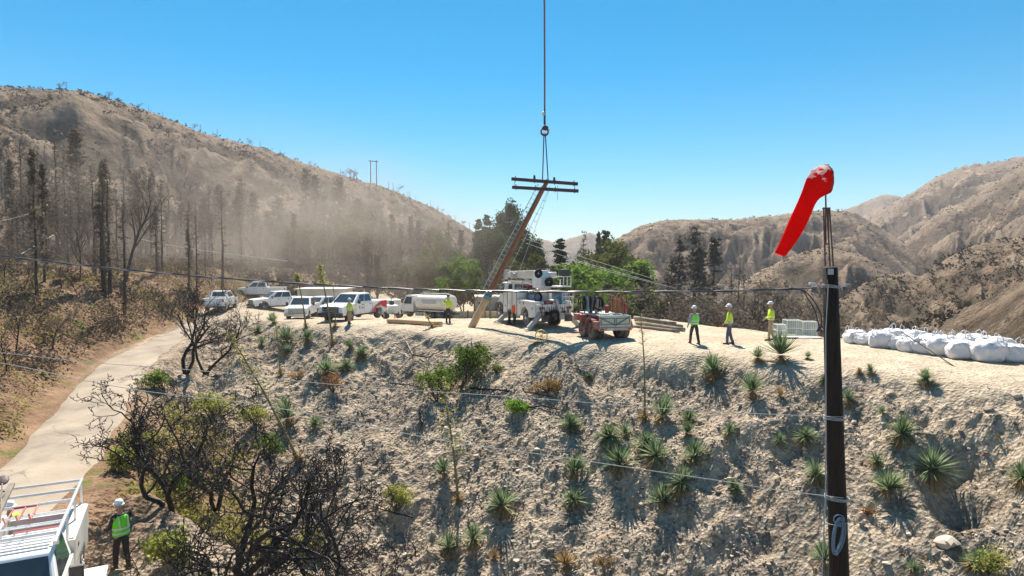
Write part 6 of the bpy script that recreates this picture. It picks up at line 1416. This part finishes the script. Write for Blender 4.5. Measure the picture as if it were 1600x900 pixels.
def finish_people():
    bpy.context.view_layer.update(); dg = bpy.context.evaluated_depsgraph_get()
    for P in PEOPLE:
        o, J, sp, fw = P['o'], P['J'], P['sp'], P['fw']
        for key, m in (('body', SKIN), ('shirt', P['top']), ('tr', P['legs'])):
            src = P[key]; me = bpy.data.meshes.new_from_object(src.evaluated_get(dg)); me.name = src.name; nm = src.name.split('.')[0]; bpy.data.objects.remove(src)
            if key == 'body':
                bm = bmesh.new(); bm.from_mesh(me); for_head = Matrix.Translation(J['head'] + sp * .085 + fw * .012) @ Matrix.Rotation(P['hd'], 4, 'Z')
                bmesh.ops.create_icosphere(bm, subdivisions=3, radius=1, matrix=for_head @ Matrix.Diagonal((.098, .077, .125, 1)))
                def add(c, d, mi, n=2):
                    k = len(bm.faces); bmesh.ops.create_icosphere(bm, subdivisions=n, radius=1, matrix=for_head @ Matrix.Translation(c) @ Matrix.Diagonal((d[0], d[1], d[2], 1))); bm.faces.ensure_lookup_table()
                    for f in bm.faces[k:]: f.material_index = mi
                add((.095, 0, -.012), (.022, .014, .028), 0); add((.06, 0, -.085), (.04, .035, .035), 0); add((.088, 0, -.055), (.012, .026, .006), 1)
                for s in (-1, 1): add((.085, s * .032, .012), (.012, .012, .008), 1); add((0, s * .078, -.005), (.02, .012, .032), 0)
                add((-.03, 0, .035), (.086, .082, .10), 2)
                for n in 'LR':
                    s = 1 if n == 'L' else -1; w_, h_ = J['wr' + n], J['ha' + n]; u = (h_ - w_).normalized(); side = u.cross(Vector((0, s, 0))); side = side.normalized() if side.length > .1 else Vector((1, 0, 0)); curl = Vector((0, -s, 0)) * .35
                    for k in range(4):
                        b0 = h_ + side * (-.027 + .018 * k) - u * .01; L_ = (.066, .076, .072, .056)[k]; p1 = b0 + (u + curl * .4).normalized() * L_ * .5; p2 = p1 + (u + curl * 1.6).normalized() * L_ * .5
                        tubeb(bm, [b0, p1, p2], .0098, .0075)
                    b0 = h_ - u * .05 + side * .026; p1 = b0 + (u * .7 + side * .7).normalized() * .035; p2 = p1 + (u + curl).normalized() * .03; tubeb(bm, [b0, p1, p2], .012, .009)
                bm.to_mesh(me); bm.free(); me.materials.clear()
                for q in (SKIN, EYE, HAIRM): me.materials.append(q)
                me.polygons.foreach_set('use_smooth', [True] * len(me.polygons)); link('body', me, None, o)
            else:
                me.materials.clear(); me.polygons.foreach_set('use_smooth', [True] * len(me.polygons)); link(nm, me, m, o)
        # hard hat with a brim
        hm = Matrix.Translation(J['head'] + sp * .135 + fw * .012) @ Matrix.Rotation(P['hd'], 4, 'Z'); bm = bmesh.new()
        n = 24; prof = [(.135, -.012), (.132, -.004), (.112, .0), (.110, .03), (.098, .07), (.070, .103), (.03, .118), (.003, .12)]; rings = []
        for rr, z in prof: rings.append([bm.verts.new(hm @ Vector((math.cos(k * 6.2832 / n) * rr * (1.12 + (.22 if (rr > .12 and math.cos(k * 6.2832 / n) > .3) else 0)), math.sin(k * 6.2832 / n) * rr * .95, z))) for k in range(n)])
        for i in range(len(rings) - 1):
            for k in range(n): bm.faces.new([rings[i][k], rings[i][(k + 1) % n], rings[i + 1][(k + 1) % n], rings[i + 1][k]])
        bm.faces.new(rings[-1]); me = bpy.data.meshes.new('hard_hat'); bm.to_mesh(me); bm.free(); me.polygons.foreach_set('use_smooth', [True] * len(me.polygons)); link('hard_hat', me, P['hat'], o)
        for n in 'LR':
            a = J['an' + n]; b = MB(); b.ball(a + Vector((.055, 0, -.045)), (.29, .115, .10), 2); b.cyl(a + Vector((-.01, 0, -.05)), a + Vector((-.01, 0, .08)), .06, .055, 12); b.box(a + Vector((.055, 0, -.08)), (.27, .10, .03)); b.build('boot', BOOT, o, smooth=True)
        if P['vest']:
            # vest: an open shell round the torso with shoulder straps
            b = MB(); n = 28; q0 = Vector((0, 0, .93)); rings = []
            for z, ry, rx in ((.0, .205, .165), (.12, .20, .158), (.28, .205, .16), (.38, .208, .158), (.46, .195, .145), (.52, .14, .11)):
                rings.append([b.bm.verts.new(q0 + sp * z + fw * math.cos(k * 6.2832 / n) * rx + Vector((0, 1, 0)) * math.sin(k * 6.2832 / n) * ry) for k in range(n)])
            for i in range(len(rings) - 1):
                for k in range(n): b.bm.faces.new([rings[i][k], rings[i][(k + 1) % n], rings[i + 1][(k + 1) % n], rings[i + 1][k]])
            b.build('safety_vest', P['vest'], o, smooth=True)
        if P['tape']:
            rr = ((.212, .172) if P['vest'] else (.192, .150)); 
            for z in (.07, .19):
                b = MB(); n = 28; A = []
                for dz in (-.022, .022): A.append([b.bm.verts.new(Vector((0, 0, .93)) + sp * (z + dz) + fw * math.cos(k * 6.2832 / n) * rr[1] + Vector((0, 1, 0)) * math.sin(k * 6.2832 / n) * rr[0]) for k in range(n)])
                for k in range(n): b.bm.faces.new([A[0][k], A[0][(k + 1) % n], A[1][(k + 1) % n], A[1][k]])
                b.build('reflective_band', REFL, o)
            if P['vest']:
                for s in (-1, 1): 
                    for f in (-1, 1): MB().tube([Vector((0, s * .10, .93)) + sp * .22 + fw * f * .158, Vector((0, s * .11, .93)) + sp * .38 + fw * f * .152, Vector((0, s * .10, .93)) + sp * .50 + fw * f * .115], .016, n=5).build('shoulder_tape', REFL, o)

def tubeb(bm, pts, r0, r1, n=6):
    pts = [Vector(p) for p in pts]; rings = []; ref = (pts[1] - pts[0]).orthogonal().normalized()
    for i, p in enumerate(pts):
        t = (pts[min(i + 1, len(pts) - 1)] - pts[max(i - 1, 0)]).normalized(); ref = (ref - t * ref.dot(t)).normalized(); bi = t.cross(ref); r = r0 + (r1 - r0) * i / (len(pts) - 1)
        rings.append([bm.verts.new(p + (ref * math.cos(k * 6.2832 / n) + bi * math.sin(k * 6.2832 / n)) * r) for k in range(n)])
    for i in range(len(rings) - 1):
        for k in range(n): bm.faces.new([rings[i][k], rings[i][(k + 1) % n], rings[i + 1][(k + 1) % n], rings[i + 1][k]])
    bm.faces.new(rings[0][::-1]); bm.faces.new(rings[-1])

person(onpad(1086, 31.8), R(100), 'worker in green vest over grey shirt and dark trousers, seen from behind', GSH, DKT, vest=HV_G, stride=.17, armL=(.25, -.1), armR=(.12, .2), elbL=.35, elbR=.5, hd=.5, scale=1.03)
person(onpad(1141, 31.6), R(165), 'worker in yellow jacket and blue jeans walking left', HV_Y, JEAN, stride=.10, armL=(.1, .25), armR=(.1, -.15), elbL=.5, elbR=.3, scale=1.08)
person(onpad(1206, 32.6), R(175), 'worker in yellow jacket and khaki trousers behind the big yucca', HV_Y, KHAK, stride=.12, armL=(.12, .1), armR=(.12, .05), elbL=1.15, elbR=.9, scale=1.08)
person(onpad(700, 42.8), R(80), 'worker in yellow jacket and dark hat standing before the water tanker', HV_Y, DKT, hat=HATB, stride=.03, armL=(.9, .5), armR=(.12, 0), elbL=2.3, elbR=.2, tape=False)
person(onpad(545, 42.6), R(60), 'worker in yellow vest and khaki beside the red-tailed pickup', HV_Y, KHAK, vest=HV_Y, stride=.05, armL=(.12, .3), armR=(.12, .3), elbL=.9, elbR=.9, scale=.93)
person(onpad(795.5, 41.6), R(20), 'worker in white shirt leaning in at the front of the crane truck', WSH, DKT, lean=.22, stride=.08, armL=(.2, .5), armR=(.15, .7), elbL=.5, elbR=.6, tape=False, scale=1.02)
person(onpad(803.5, 41.0), R(30), 'worker with orange vest half hidden beside the crane truck lockers', WSH, DKT, vest=HV_O, lean=.1, stride=.04, armL=(.15, .5), armR=(.15, .5), elbL=.8, elbR=.8, tape=False, scale=.9)
person(Vector((-10.3, 16.6, gz(-10.3, 16.6))), R(150), 'worker in green vest standing beside the service truck in the corner', DKT, DKT, vest=HV_G, stride=.06, armL=(.15, .35), armR=(.15, .3), elbL=.9, elbR=.8, lean=.05)
person(Vector((-12.6, 15.8, gz(-12.6, 15.8))), R(-20), 'worker in yellow jacket cut off by the left edge of the picture', HV_Y, DKT, stride=.06, armL=(.3, .5), armR=(.3, .5), elbL=.6, elbR=.6)
finish_people()

# ------------------------------------------------------------------ air
def box_volume(name, lo, hi, col, dens, label, aniso=0.0):
    v = np.array([[x, y, z] for x in (lo[0], hi[0]) for y in (lo[1], hi[1]) for z in (lo[2], hi[2])], float)
    f = np.array([[0, 1, 3, 2], [4, 6, 7, 5], [0, 4, 5, 1], [2, 3, 7, 6], [0, 2, 6, 4], [1, 5, 7, 3]])
    m = bpy.data.materials.new(name); m.use_nodes = True; N, L = nodes_of(m); N.remove(N['Principled BSDF'])
    pv = N.new('ShaderNodeVolumePrincipled'); pv.inputs['Color'].default_value = (*col, 1); pv.inputs['Density'].default_value = dens; pv.inputs['Anisotropy'].default_value = aniso
    L.new(pv.outputs[0], N['Material Output'].inputs['Volume'])
    return tag(link(name, npmesh(name, v, f), m), label, 'haze', None, 'stuff')
box_volume('haze', (-2700, -2700, -17), (2700, 2700, 170), (.86, .84, .88), .0003, 'thin pale summer haze filling the whole valley')

def dust_cloud():
    lo, hi = at(300, 400, 62), at(760, 400, 62); c = Vector((-27, 77, 7)); d = Vector((35, 38, 16))
    bm = bmesh.new(); bmesh.ops.create_icosphere(bm, subdivisions=3, radius=1); me = bpy.data.meshes.new('dust_cloud'); bm.to_mesh(me); bm.free()
    m = bpy.data.materials.new('blown dust'); m.use_nodes = True; N, L = nodes_of(m); N.remove(N['Principled BSDF'])
    tc = N.new('ShaderNodeTexCoord'); ln = N.new('ShaderNodeVectorMath'); ln.operation = 'LENGTH'; L.new(tc.outputs['Object'], ln.inputs[0])
    fall = N.new('ShaderNodeMapRange'); fall.inputs[1].default_value = .15; fall.inputs[2].default_value = .98; fall.inputs[3].default_value = 1; fall.inputs[4].default_value = 0; fall.interpolation_type = 'SMOOTHSTEP'; L.new(ln.outputs['Value'], fall.inputs[0])
    nz = N.new('ShaderNodeTexNoise'); nz.inputs['Scale'].default_value = 2.2; nz.inputs['Detail'].default_value = 3; L.new(tc.outputs['Object'], nz.inputs['Vector'])
    nr = N.new('ShaderNodeMapRange'); nr.inputs[1].default_value = .35; nr.inputs[2].default_value = .7; L.new(nz.outputs[0], nr.inputs[0])
    mu = N.new('ShaderNodeMath'); mu.operation = 'MULTIPLY'; L.new(fall.outputs[0], mu.inputs[0]); L.new(nr.outputs[0], mu.inputs[1]); m2 = N.new('ShaderNodeMath'); m2.operation = 'MULTIPLY'; m2.inputs[1].default_value = DUST; L.new(mu.outputs[0], m2.inputs[0])
    pv = N.new('ShaderNodeVolumePrincipled'); pv.inputs['Color'].default_value = (.72, .62, .53, 1); pv.inputs['Anisotropy'].default_value = 0.2; L.new(m2.outputs[0], pv.inputs['Density']); L.new(pv.outputs[0], N['Material Output'].inputs['Volume'])
    o = link('dust_cloud', me, m); o.location = c; o.scale = d; tag(o, 'brown dust blown up behind the parked vehicles', 'dust', None, 'stuff')
DUST = 0.028
dust_cloud()
